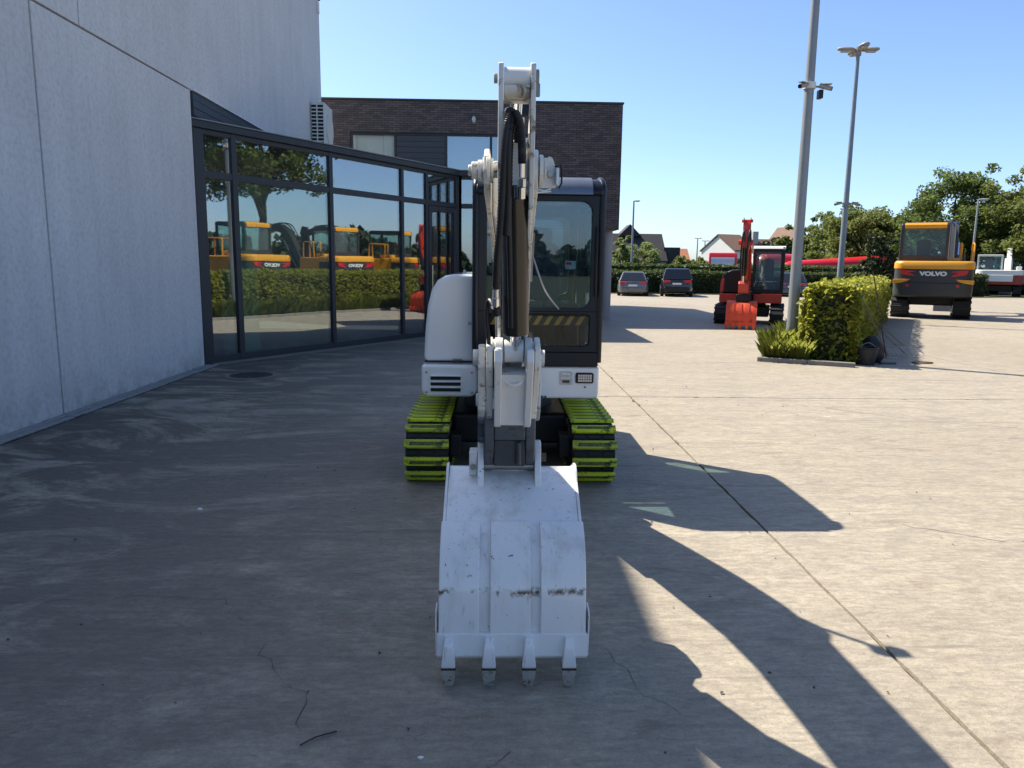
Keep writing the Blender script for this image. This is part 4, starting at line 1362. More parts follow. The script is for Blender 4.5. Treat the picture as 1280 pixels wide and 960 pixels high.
b.build('coupler_lug', 'darkmetal', cp, bevel=0.004)

# ---- bucket
BP = [(2.998, 0.145), (3.010, 0.25), (3.024, 0.38), (3.050, 0.48), (3.090, 0.555), (3.140, 0.608), (3.2, 0.648), (3.33, 0.733), (3.47, 0.812), (3.54, 0.822), (3.62, 0.80), (3.68, 0.74)]
BX0_, BX1_ = -0.226, 0.396
def offset_poly(P, d):
    out = []
    for i, p in enumerate(P):
        a = Vector(P[max(0, i - 1)])
        c = Vector(P[min(len(P) - 1, i + 1)])
        t = (c - a).normalized()
        n = Vector((-t.y, t.x))      # to the outside (towards the camera)
        out.append((p[0] + n.x * d, p[1] + n.y * d))
    return out
def sheet(b, P, d0, d1, x0, x1):
    A_, B_ = offset_poly(P, d0), offset_poly(P, d1)
    poly = A_ + B_[::-1]
    n = len(P)
    vs = [(x0, *p) for p in A_] + [(x0, *p) for p in B_] + [(x1, *p) for p in A_] + [(x1, *p) for p in B_]
    fs = []
    for i in range(n - 1):
        fs += [(i, i + 1, n + i + 1, n + i), (2 * n + i, 3 * n + i, 3 * n + i + 1, 2 * n + i + 1), (n + i, n + i + 1, 3 * n + i + 1, 3 * n + i), (i, 2 * n + i, 2 * n + i + 1, i + 1)]
    fs += [(0, n, 3 * n, 2 * n), (n - 1, 3 * n - 1, 4 * n - 1, 2 * n - 1)]
    b.add(vs, fs)
    return b
bu = sheet(MB(), BP, -0.016, 0.0, BX0_ + 0.012, BX1_ - 0.012).build('bucket', 'bucket', EX, bevel=0.002)
side = [p for p in offset_poly(BP, 0.006)] + [(3.66, 0.62), (3.55, 0.42), (3.38, 0.27), (3.15, 0.15)]
for x0, x1 in ((BX0_ - 0.002, BX0_ + 0.0115), (BX1_ - 0.0115, BX1_ + 0.002)):
    MB().prism(side, 'x', x0, x1).build('side_plate', 'bucket', bu, bevel=0.003)
# rolled rims standing up along the top corners
for x in (BX0_ - 0.001, BX1_ - 0.011):
    MB().prism([(3.20, 0.65), (3.40, 0.775), (3.44, 0.83), (3.47, 0.845), (3.52, 0.845), (3.6, 0.81), (3.5, 0.80), (3.3, 0.70)], 'x', x, x + 0.0125).build('side_rim', 'bucket', bu, bevel=0.003)
WP = [p for p in BP if 0.2 < p[1] < 0.66]
WP = [(3.007, 0.222)] + WP
for x0, x1 in ((-0.232, -0.058), (-0.012, 0.164), (0.206, 0.402)):
    sheet(MB(), WP, 0.001, 0.022, x0, x1).build('wear_plate', 'bucket', bu, bevel=0.005)
b = MB()
b.prism([(2.982, 0.232), (2.972, 0.135), (2.985, 0.118), (3.03, 0.125), (3.035, 0.232)], 'x', -0.240, 0.410)
b.build('cutting_edge', 'bucket', bu, bevel=0.004)
for x in (-0.246, 0.411):
    MB().prism([(3.0, 0.12), (2.985, 0.25), (2.99, 0.33), (3.06, 0.34), (3.2, 0.25), (3.2, 0.16)], 'x', x, x + 0.006).build('side_cutter', 'bucket', bu, bevel=0.002)
for x in (-0.187, -0.014, 0.157, 0.329):
    b = MB()
    b.loft([[(x - w, y0, z), (x + w, y0, z), (x + w, y1, z), (x - w, y1, z)] for w, y0, y1, z in ((0.016, 2.962, 2.99, 0.222), (0.021, 2.945, 3.0, 0.19), (0.030, 2.935, 3.01, 0.11), (0.030, 2.94, 3.01, 0.095))])
    ad = b.build('tooth_adapter', 'bucket', bu, bevel=0.004)
    b = MB()
    b.bb(x - 0.031, x + 0.031, 2.936, 3.008, 0.088, 0.0945)
    b.build('tooth_seat', 'twig', ad)
    b = MB()
    b.loft([[(x - w, y0, z), (x + w, y0, z), (x + w, y1, z), (x - w, y1, z)] for w, y0, y1, z in ((0.030, 2.938, 3.005, 0.0875), (0.027, 2.945, 3.0, 0.05), (0.022, 2.955, 2.985, 0.012), (0.017, 2.960, 2.975, 0.0))])
    b.build('tooth', 'tooth_steel', ad, bevel=0.003)
# ears, bosses and the two coupling pins
earp = [(3.38, 0.75), (3.415, 0.84), (3.44, 0.93), (3.47, 0.965), (3.50, 0.965), (3.53, 0.93), (3.62, 0.88), (3.69, 0.84), (3.69, 0.76), (3.60, 0.79), (3.48, 0.80)]
for x0, x1 in ((-0.078, -0.047), (0.193, 0.224)):
    MB().prism(earp, 'x', x0, x1).build('ear', 'bucket', bu, bevel=0.005)
b = MB()
b.prism([(3.44, 0.80), (3.44, 0.915), (3.54, 0.915), (3.54, 0.80)], 'x', -0.118, -0.079)
lug = b.build('pin_lock_block', 'bucket', bu, bevel=0.005)
b = MB()
b.cyl((-0.098, 3.425, 0.845), (-0.098, 3.44, 0.845), 0.014, n=6)
b.build('bolt', 'steel', lug)
for yy, zz, mt in ((3.47, 0.885, 'rusty'), (3.62, 0.835, 'steel')):
    b = MB()
    b.cyl((-0.10 if yy < 3.5 else -0.06, yy, zz), (0.25 if yy < 3.5 else 0.21, yy, zz), 0.021, n=18)
    b.build('coupling_pin', mt, bu)
b = MB()
b.cyl((-0.045, 3.475, 0.84), (0.19, 3.475, 0.84), 0.018, n=14)
b.build('coupling_pin', 'steel', bu)

# ================================================================== PARKED EXCAVATORS
def link_track(root, x, w, y0, y1, h, n, mat_pad='rubber'):
    """track with separate shoes, local coordinates, running along y"""
    r = h / 2 - 0.03
    def path(rr):
        pts = []
        for k in range(11):
            a = R(-90 - 180 * k / 10)
            pts.append((y0 + h / 2 + rr * math.cos(a), h / 2 + rr * math.sin(a)))
        for k in range(11):
            a = R(90 - 180 * k / 10)
            pts.append((y1 - h / 2 + rr * math.cos(a), h / 2 + rr * math.sin(a)))
        return pts
    t = MB().ring(path(r), path(r - 0.05), 'x', x - w / 2 + 0.02, x + w / 2 - 0.02).build('track', 'rubber', root, smooth=30)
    st = (y1 - y0) - h
    tot = 2 * st + 2 * math.pi * r
    m = None
    for i in range(n):
        s = (i + 0.4) * tot / n
        arc = math.pi * r
        if s < arc:
            a = R(-90 - 180 * s / arc); p = (y0 + h / 2 + r * math.cos(a), h / 2 + r * math.sin(a))
        elif s < arc + st:
            a = R(90); p = (y0 + h / 2 + s - arc, h / 2 + r)
        elif s < 2 * arc + st:
            a = R(90 - 180 * (s - arc - st) / arc); p = (y1 - h / 2 + r * math.cos(a), h / 2 + r * math.sin(a))
        else:
            a = R(-90); p = (y1 - h / 2 - (s - 2 * arc - st), h / 2 - r)
        if m is None:
            o = MB().prism([(-0.052, 0), (-0.052, 0.012), (-0.03, 0.03), (0.03, 0.03), (0.052, 0.012), (0.052, 0)], 'x', -w / 2, w / 2).build('track_shoe', mat_pad, t, smooth=0)
            m = o
        else:
            o = m.copy()
            COL.objects.link(o)
        o.location = (x, p[0], p[1])
        o.rotation_euler = (a - math.pi / 2, 0, 0)
    MB().bb(x - w * 0.3, x + w * 0.3, y0 + h * 0.5, y1 - h * 0.5, h * 0.22, h * 0.78).build('track_frame', 'black', root, bevel=0.03)
    for yy in (y0 + h / 2, y1 - h / 2):
        MB().cyl((x - w * 0.4, yy, h / 2), (x + w * 0.4, yy, h / 2), r - 0.055, n=20).build('track_wheel', 'darkmetal', root)
    return t

# ---------------------------------------------------------------- yellow excavator, seen from behind; local +y is its front
def text_mesh(body, size, mat, parent, loc, rot, sx=1.0, name='lettering', bold=0.012):
    cu = bpy.data.curves.new(name, 'FONT')
    cu.body = body
    cu.size = size
    cu.align_x = 'CENTER'
    cu.align_y = 'CENTER'
    cu.extrude = 0.004
    cu.offset = bold
    to = bpy.data.objects.new(name + '_tmp', cu)
    COL.objects.link(to)
    dg = bpy.context.evaluated_depsgraph_get()
    me = bpy.data.meshes.new_from_object(to.evaluated_get(dg))
    bpy.data.objects.remove(to)
    me.materials.clear()
    me.materials.append(M[mat])
    o = bpy.data.objects.new(name, me)
    COL.objects.link(o)
    o.parent = parent
    o.location = loc
    o.rotation_euler = rot
    o.scale = (sx, 1, 1)
    return o

def yellow_excavator(label, loc, rz, group):
    t = thing('excavator', label, 'excavator', loc, rz, group)
    for x in (-1.02, 1.02):
        link_track(t, x, 0.58, 0.35, 4.1, 0.80, 34)
    MB().bb(-0.74, 0.74, 1.2, 3.2, 0.45, 0.80).build('undercarriage', 'black', t, bevel=0.05)
    MB().cyl((0, 2.2, 0.80), (0, 2.2, 0.92), 0.6, n=28).build('slewing_ring', 'darkmetal', t)
    # counterweight: rounded in plan
    def plan(w, d, r, y0=0.0):
        pts = []
        for k in range(7):
            a = R(180 + 90 * k / 6)
            pts.append((-w + r + r * math.cos(a), y0 + r + r * math.sin(a)))
        for k in range(7):
            a = R(270 + 90 * k / 6)
            pts.append((w - r + r * math.cos(a), y0 + r + r * math.sin(a)))
        return pts + [(w, y0 + d), (-w, y0 + d)]
    lw = MB().loft([[(x, y, z) for x, y in plan(w, 1.3, 0.35, y0)] for w, y0, z in ((1.18, 0.10, 0.78), (1.27, 0.02, 0.84), (1.285, 0.0, 1.05), (1.285, 0.0, 1.30))])
    cw = lw.build('counterweight', 'volvo_grey', t, bevel=0.02)
    MB().prism(plan(1.27, 1.3, 0.34, 0.02), 'z', 1.303, 1.80).build('rear_panel', 'volvo_grey', t, bevel=0.01)
    MB().loft([[(x, y, z) for x, y in plan(w, 1.32, 0.36, y0)] for w, y0, z in ((1.29, -0.005, 1.80), (1.30, -0.01, 1.86), (1.29, 0.0, 2.02), (1.24, 0.05, 2.09))]).build('engine_cowl', 'yellow', t, bevel=0.02)
    # yellow wedges at the lower corners of the rear panel
    for s in (-1, 1):
        MB().prism([(s * 1.29, 1.26), (s * 1.29, 1.42), (s * 0.72, 1.44), (s * 0.82, 1.36), (s * 1.0, 1.30)], 'y', -0.012, 0.16).build('yellow_wedge', 'yellow', t, bevel=0.01)
        MB().prism([(s * 1.10, 1.78), (s * 0.58, 1.73), (s * 0.58, 1.69), (s * 0.80, 1.68), (s * 0.60, 1.58), (s * 0.60, 1.53), (s * 1.02, 1.60), (s * 1.06, 1.66)], 'y', 0.0, 0.06).build('tail_light', 'taillight', t, bevel=0.008)
        MB().cyl((s * 0.80, -0.008, 1.20), (s * 0.80, 0.02, 1.20), 0.05, n=14).build('reflector', 'taillight', t)
    text_mesh('VOLVO', 0.20, 'signal_white', t, (0, 0.010, 1.63), (R(90), 0, 0), 1.28)
    # house deck
    MB().bb(-1.24, 1.24, 1.3, 3.3, 0.92, 1.30).build('deck', 'volvo_grey', t, bevel=0.04)
    MB().bb(0.35, 1.24, 1.3, 3.0, 1.30, 2.02).build('side_housing', 'yellow', t, bevel=0.06)
    # cab on the left, seen from behind through its rear window
    def cpost(x, y):
        MB().box((x, y, 2.75), (0.10, 0.10, 1.52)).build('cab_pillar', 'volvo_grey', t, bevel=0.02)
    for x in (-1.16, 0.36):
        for y in (1.25, 3.0):
            cpost(x, y)
    MB().bb(-1.21, 0.41, 1.32, 3.0, 1.30, 2.15).build('cab_body', 'volvo_grey', t, bevel=0.04)
    MB().bb(-1.11, 0.31, 1.22, 1.29, 2.10, 2.30).build('cab_rear_sill', 'volvo_grey', t, bevel=0.01)
    MB().bb(-1.12, 0.32, 1.24, 1.26, 2.28, 3.28).build('rear_window', 'cab_glass', t, smooth=0)
    MB().bb(-1.18, -1.165, 1.3, 2.95, 2.15, 3.4).build('side_window', 'cab_glass', t, smooth=0)
    MB().bb(0.365, 0.38, 1.3, 2.95, 2.15, 3.4).build('side_window', 'cab_glass', t, smooth=0)
    MB().bb(-1.11, 0.31, 3.0, 3.02, 2.15, 3.4).build('windscreen', 'cab_glass', t, smooth=0)
    MB().prism([(1.16, 3.27), (1.16, 3.44), (1.25, 3.53), (2.9, 3.55), (3.06, 3.48), (3.06, 3.35), (1.3, 3.32)], 'x', -1.20, 0.40).build('cab_roof', 'volvo_grey', t, bevel=0.03)
    MB().prism([(1.145, 3.30), (1.145, 3.44), (1.23, 3.52), (1.26, 3.47), (1.18, 3.40)], 'x', -1.08, 0.30).build('roof_stripe', 'yellow', t, bevel=0.01)
    st = MB().prism(rounded_rect(0.5, 0.75, 0.15, cx=-0.42, cy=2.55), 'y', 1.9, 2.05).build('seat', 'seat', t, bevel=0.04)
    MB().bb(-0.65, -0.19, 1.95, 2.5, 2.15, 2.35).build('cushion', 'seat', st, bevel=0.04)
    # rails on the right
    for x in (0.86, 1.26):
        b = MB()
        b.tube([(x, 1.7, 2.0), (x, 1.7, 2.72), (x - 0.03, 1.75, 2.78), (x - 0.03, 2.6, 2.78), (x - 0.03, 2.65, 2.72), (x - 0.03, 2.65, 2.0)], 0.028, 8)
        b.build('handrail', 'yellow', t)
    MB().bb(0.38, 0.82, 1.45, 2.2, 2.02, 2.22).build('hood_box', 'yellow', t, bevel=0.04)
    MB().cyl((0.95, 1.6, 2.0), (0.95, 1.6, 2.35), 0.05, n=14).build('exhaust_pipe', 'darkmetal', t)
    # boom rising in front beside the cab
    pr = [(3.0, 1.35), (3.3, 1.25), (4.5, 2.9), (5.1, 3.55), (5.6, 3.75), (7.0, 3.45), (7.1, 3.2), (5.6, 3.35), (5.2, 3.1), (4.9, 2.6), (3.4, 0.95), (3.0, 1.0)]
    up = [(3.0, 1.35), (3.35, 1.65), (4.3, 2.95), (4.8, 3.45), (5.3, 3.72), (5.9, 3.78), (7.05, 3.45)]
    dn = [(7.0, 3.2), (5.9, 3.4), (5.35, 3.28), (5.0, 3.0), (4.6, 2.55), (3.65, 1.2), (3.3, 0.98), (3.0, 1.05)]
    bo = MB().prism(up + dn, 'x', 0.47, 0.77).build('boom', 'volvo_grey', t, bevel=0.02)
    for x in (0.44, 0.80):
        MB().cyl((x, 3.5, 1.05), (x, 4.55, 2.35), 0.07, n=14).build('boom_cylinder', 'darkmetal', t)
        MB().cyl((x, 4.55, 2.35), (x, 5.0, 2.9), 0.04, n=12).build('piston_rod', 'chrome', t)
    MB().prism([(6.75, 3.7), (7.05, 3.75), (7.2, 3.4), (6.7, 1.0), (6.5, 0.95), (6.55, 2.6)], 'x', 0.52, 0.72).build('arm', 'volvo_grey', t, bevel=0.02)
    bk_ = [(6.5, 1.05), (6.95, 0.95), (7.1, 0.6), (6.95, 0.25), (6.55, 0.03), (6.1, 0.0), (6.2, 0.25), (6.35, 0.7)]
    MB().prism(bk_, 'x', 0.12, 1.12).build('bucket', 'darkmetal', t, bevel=0.02)
    for x in (0.0, 0.62):
        b = MB()
        b.tube(smooth_path([(x * 0.3 + 0.48, 3.2, 1.6), (x * 0.3 + 0.46, 4.2, 3.1), (x * 0.3 + 0.46, 5.0, 3.75), (x * 0.3 + 0.48, 6.3, 3.75)], 5), 0.03, 6)
        b.build('hose', 'hose', bo)
    return t

ve = yellow_excavator('yellow and dark grey excavator with white lettering across its rear counterweight', (15.85, 26.9, 0), -math.atan2(15.85, 26.9), 'yellow excavators in the yard')
# the row parked with their backs to the hedge, out of the frame on the right; the lobby glass mirrors them
labs = ['yellow excavator mirrored in the narrow pane at the far left of the glass front', 'yellow excavator mirrored in the widest pane under the reflected tree',
        'yellow excavator mirrored across the mullion right of the widest pane', 'yellow excavator mirrored in the glass next to the red reflection']
for k in range(4):
    p = Vector((5.2, 14.2, 0)) + PV * 7.4 + DV * (3.3, 8.0, 13.0, 18.0)[k]
    c = copy_tree(ve)
    c.location = (p.x, p.y, 0)
    c.rotation_euler = (0, 0, RZ_D - math.pi / 2 + (0.30, -0.12, 0.10, -0.32, 0.22)[k])
    c['label'] = labs[k]

# ---------------------------------------------------------------- red excavator facing us; local -y is its front
def red_excavator():
    t = thing('excavator', 'red and black excavator with orange red bucket parked behind the kerb bed', 'excavator', (8.08, 23.6, 0), R(-21))
    t.scale = (0.96, 0.96, 0.90)
    for x in (-0.87, 0.87):
        link_track(t, x, 0.45, -0.45, 2.5, 0.66, 30)
    MB().bb(-0.62, 0.62, 0.2, 1.9, 0.25, 0.62).build('undercarriage', 'black', t, bevel=0.04)
    MB().cyl((0, 1.1, 0.6), (0, 1.1, 0.76), 0.5, n=24).build('slewing_ring', 'darkmetal', t)
    MB().prism(xz_round(-0.98, -0.35, 0.74, 1.06, 0.06), 'y', 0.0, 2.2).build('left_skirt', 'red', t, bevel=0.03)
    MB().prism(xz_round(0.10, 1.0, 0.74, 1.06, 0.06), 'y', -0.05, 2.2).build('right_skirt', 'red', t, bevel=0.03)
    MB().bb(-0.34, 0.09, 0.15, 2.1, 0.75, 1.05).build('deck', 'black', t)
    MB().prism([(-0.96, 1.07), (-0.95, 1.4), (-0.90, 1.65), (-0.78, 1.82), (-0.6, 1.90), (-0.24, 1.92), (-0.24, 1.07)], 'y', 0.08, 2.15).build('engine_cover', 'black', t, bevel=0.06, seg=3)
    MB().prism([(-0.972, 1.10), (-0.962, 1.38), (-0.92, 1.60), (-0.84, 1.60), (-0.86, 1.10)], 'y', 0.04, 0.4).build('cover_panel', 'red', t, bevel=0.02)
    # cab
    fr = MB()
    fr.ring(rounded_rect(0.98, 1.55, 0.03, cx=0.53, cy=1.86), rounded_rect(0.82, 1.30, 0.08, cx=0.50, cy=1.88), 'y', -0.04, 0.04)
    fr.build('cab_frame', 'black', t, bevel=0.01)
    MB().bb(0.10, 0.92, -0.01, 0.0, 1.20, 2.55).build('windscreen', 'cab_glass', t, smooth=0)
    for x in (0.05, 0.97):
        f = MB()
        f.ring(rounded_rect(1.5, 1.55, 0.03, cx=0.80, cy=1.86), rounded_rect(1.3, 1.1, 0.08, cx=0.80, cy=1.95), 'x', x, x + 0.05)
        f = f.build('cab_side', 'black', t)
        MB().bb(x + 0.02, x + 0.03, 0.14, 1.46, 1.38, 2.52).build('side_pane', 'cab_glass', f, smooth=0)
    f = MB()
    f.ring(rounded_rect(0.86, 1.55, 0.03, cx=0.535, cy=1.86), rounded_rect(0.72, 0.85, 0.08, cx=0.535, cy=2.05), 'y', 1.51, 1.56)
    f = f.build('cab_back', 'black', t)
    MB().bb(0.17, 0.9, 1.53, 1.54, 1.6, 2.5).build('rear_pane', 'cab_glass', f, smooth=0)
    MB().prism([(-0.08, 2.62), (-0.02, 2.70), (0.2, 2.73), (1.5, 2.72), (1.6, 2.64)], 'x', 0.03, 1.03).build('cab_roof', 'acwhite', t, bevel=0.02)
    MB().bb(0.93, 1.0, -0.07, 0.05, 2.60, 2.70).build('roof_lamp', 'lens', t, bevel=0.02)
    s = MB().prism(rounded_rect(0.46, 0.72, 0.14, cx=0.46, cy=1.95), 'y', 0.95, 1.1).build('seat', 'seat', t, bevel=0.04)
    MB().bb(0.22, 0.70, 0.5, 1.1, 1.35, 1.5).build('cushion', 'seat', s, bevel=0.04)
    for x in (0.2, 0.75):
        MB().bb(x - 0.08, x + 0.08, 0.4, 1.1, 1.0, 1.5).build('side_console', 'black', t, bevel=0.03)
    MB().tube([(0.42, 0.35, 1.05), (0.42, 0.2, 1.35), (0.42, 0.18, 1.6)], 0.03, 8).build('travel_lever', 'steel', t)
    # swing bracket, boom, arm
    X = -0.12
    MB().bb(X - 0.2, X + 0.2, -0.35, 0.2, 0.72, 1.15).build('swing_bracket', 'black', t, bevel=0.04)
    up = [(-0.05, 1.15), (-0.35, 1.75), (-0.8, 2.5), (-1.15, 2.85), (-1.6, 2.95), (-2.15, 2.9)]
    dn = [(-2.15, 2.68), (-1.6, 2.65), (-1.25, 2.5), (-0.95, 2.2), (-0.6, 1.6), (-0.35, 1.05)]
    MB().prism(up + dn, 'x', X - 0.13, X + 0.13).build('boom', 'red', t, bevel=0.015)
    MB().cyl((X, -1.0, 3.0), (X, -1.9, 3.25), 0.07, n=14).build('arm_cylinder', 'red', t)
    ar = MB().prism([(-2.2, 3.42), (-2.05, 3.40), (-1.95, 3.0), (-1.72, 1.05), (-1.9, 0.98), (-2.05, 1.6), (-2.3, 2.6), (-2.32, 3.1)], 'x', X - 0.09, X + 0.09).build('arm', 'red', t, bevel=0.012)
    for x in (X - 0.11, X + 0.092):
        MB().prism([(-2.22, 3.55), (-2.08, 3.55), (-2.0, 2.9), (-2.1, 2.6), (-2.28, 2.6)], 'x', x, x + 0.018).build('arm_plate', 'red', ar)
    MB().cyl((X - 0.22, -2.1, 2.78), (X + 0.2, -2.1, 2.78), 0.08, n=16).build('arm_pivot_pin', 'red', ar)
    MB().cyl((X - 0.16, -2.12, 3.45), (X + 0.16, -2.12, 3.45), 0.05, n=12).build('tail_pin', 'red', ar)
    bcy = MB().cyl((X - 0.02, -2.34, 2.6), (X - 0.02, -2.16, 1.72), 0.075, n=16).build('bucket_cylinder', 'cyl', t)
    MB().cyl((X - 0.02, -2.16, 1.72), (X - 0.02, -2.1, 1.5), 0.04, n=12).build('piston_rod', 'chrome', bcy)
    for x in (X - 0.12, X + 0.05):
        b = MB()
        b.tube(smooth_path([(x, -2.30, 1.9), (x, -2.38, 2.5), (x + 0.03, -2.40, 3.0), (x + 0.06, -2.3, 3.15), (x + 0.08, -2.32, 2.8)], 6), 0.025, 8)
        b.build('hose', 'hose', ar)
    MB().prism([(-2.1, 1.55), (-2.2, 1.45), (-2.05, 1.05), (-1.9, 1.05), (-1.95, 1.4)], 'x', X - 0.15, X + 0.15).build('tipping_link', 'red', t, bevel=0.02)
    MB().bb(X - 0.2, X + 0.2, -2.15, -1.75, 0.88, 1.12).build('quick_coupler', 'black', t, bevel=0.03)
    # bucket
    P = [(-2.42, 0.16), (-2.41, 0.4), (-2.36, 0.65), (-2.24, 0.82), (-2.05, 0.91), (-1.8, 0.9), (-1.62, 0.75)]
    x0, x1 = X - 0.45, X + 0.40
    bu_ = sheet(MB(), P, -0.025, 0.0, x0, x1).build('bucket', 'redorange', t)
    for x in (x0 - 0.012, x1 + 0.002):
        MB().prism(P + [(-1.6, 0.5), (-2.0, 0.22)], 'x', x, x + 0.012).build('side_plate', 'redorange', bu_)
    for k in range(4):
        xx = x0 + 0.1 + k * 0.22
        sheet(MB(), P[:4], 0.001, 0.02, xx, xx + 0.13).build('wear_plate', 'redorange', bu_)
    MB().bb(x0 - 0.02, x1 + 0.02, -2.45, -2.40, 0.13, 0.24).build('cutting_edge', 'redorange', bu_)
    for k in range(5):
        xx = x0 + 0.03 + k * (x1 - x0 - 0.06) / 4
        MB().loft([[(xx - w, y0, z), (xx + w, y0, z), (xx + w, y1, z), (xx - w, y1, z)] for w, y0, y1, z in ((0.035, -2.50, -2.38, 0.24), (0.045, -2.52, -2.38, 0.12), (0.02, -2.50, -2.46, 0.0))]).build('tooth', 'redorange', bu_)
    return t
red_excavator()

# ---------------------------------------------------------------- white and wine red excavator, and a teal one behind it
def small_rear_excavator(name, label, loc, rz, top, low, arm):
    t = thing(name, label, 'excavator', loc, rz)
    for x in (-1.15, 1.15):
        link_track(t, x, 0.5, 0.3, 3.2, 0.72, 26)
    MB().bb(-0.9, 0.9, 0.9, 2.6, 0.3, 0.75).build('undercarriage', 'black', t, bevel=0.05)
    def rnd(w, r, y0, d):
        pts = []
        for k in range(7):
            a = R(180 + 90 * k / 6); pts.append((-w + r + r * math.cos(a), y0 + r + r * math.sin(a)))
        for k in range(7):
            a = R(270 + 90 * k / 6); pts.append((w - r + r * math.cos(a), y0 + r + r * math.sin(a)))
        return pts + [(w, y0 + d), (-w, y0 + d)]
    MB().prism(rnd(1.45, 0.5, 0, 2.6), 'z', 0.78, 1.42).build('counterweight', low, t, bevel=0.05)
    MB().prism(rnd(0.85, 0.1, -0.02, 0.6), 'z', 1.0, 1.46).build('counterweight_cap', top, t, bevel=0.03)
    MB().prism(rnd(1.43, 0.48, 0.02, 2.5), 'z', 1.425, 1.80).build('engine_cowl', top, t, bevel=0.06)
    for x in (-1.33, 0.10):
        for y in (0.55, 2.1):
            MB().bb(x - 0.05, x + 0.05, y - 0.05, y + 0.05, 1.80, 2.75).build('cab_pillar', top, t, bevel=0.01)
    MB().bb(-1.38, 0.15, 0.48, 2.2, 2.75, 2.86).build('cab_roof', top, t, bevel=0.03)
    MB().bb(-1.28, 0.05, 0.52, 0.54, 1.82, 2.75).build('rear_window', 'cab_glass', t, smooth=0)
    MB().bb(-0.9, -0.4, 1.2, 1.35, 1.8, 2.5).build('seat', 'seat', t, bevel=0.05)
    up = [(2.4, 1.5), (3.2, 2.6), (3.8, 3.3), (4.4, 3.45), (5.2, 3.3)]
    dn = [(5.2, 3.0), (4.4, 3.1), (3.9, 2.9), (3.5, 2.4), (2.8, 1.3)]
    MB().prism(up + dn, 'x', 0.42, 0.72).build('boom', arm, t, bevel=0.02)
    MB().prism([(5.0, 3.5), (5.25, 3.5), (5.35, 3.0), (4.9, 0.9), (4.7, 0.9), (4.8, 2.4)], 'x', 0.48, 0.66).build('arm', arm, t, bevel=0.02)
    MB().prism([(4.8, 0.95), (5.2, 0.8), (5.25, 0.4), (4.9, 0.05), (4.4, 0.0), (4.6, 0.5)], 'x', 0.15, 1.0).build('bucket', 'darkmetal', t, bevel=0.02)
    for x in (0.38, 0.75):
        MB().cyl((x, 2.6, 1.2), (x, 3.7, 2.6), 0.07, n=10).build('boom_cylinder', arm, t)
    MB().bb(1.0, 1.3, 0.8, 1.8, 1.80, 2.05).build('side_box', top, t, bevel=0.04)
    return t
small_rear_excavator('excavator', 'white excavator with wine red counterweight parked before the dark trees', (35.0, 51.5, 0), R(-33), 'acwhite', 'winered', 'acwhite')
small_rear_excavator('excavator', 'teal excavator standing just beyond the white and wine red one', (38.6, 55.0, 0), R(-34), 'teal', 'teal', 'teal')

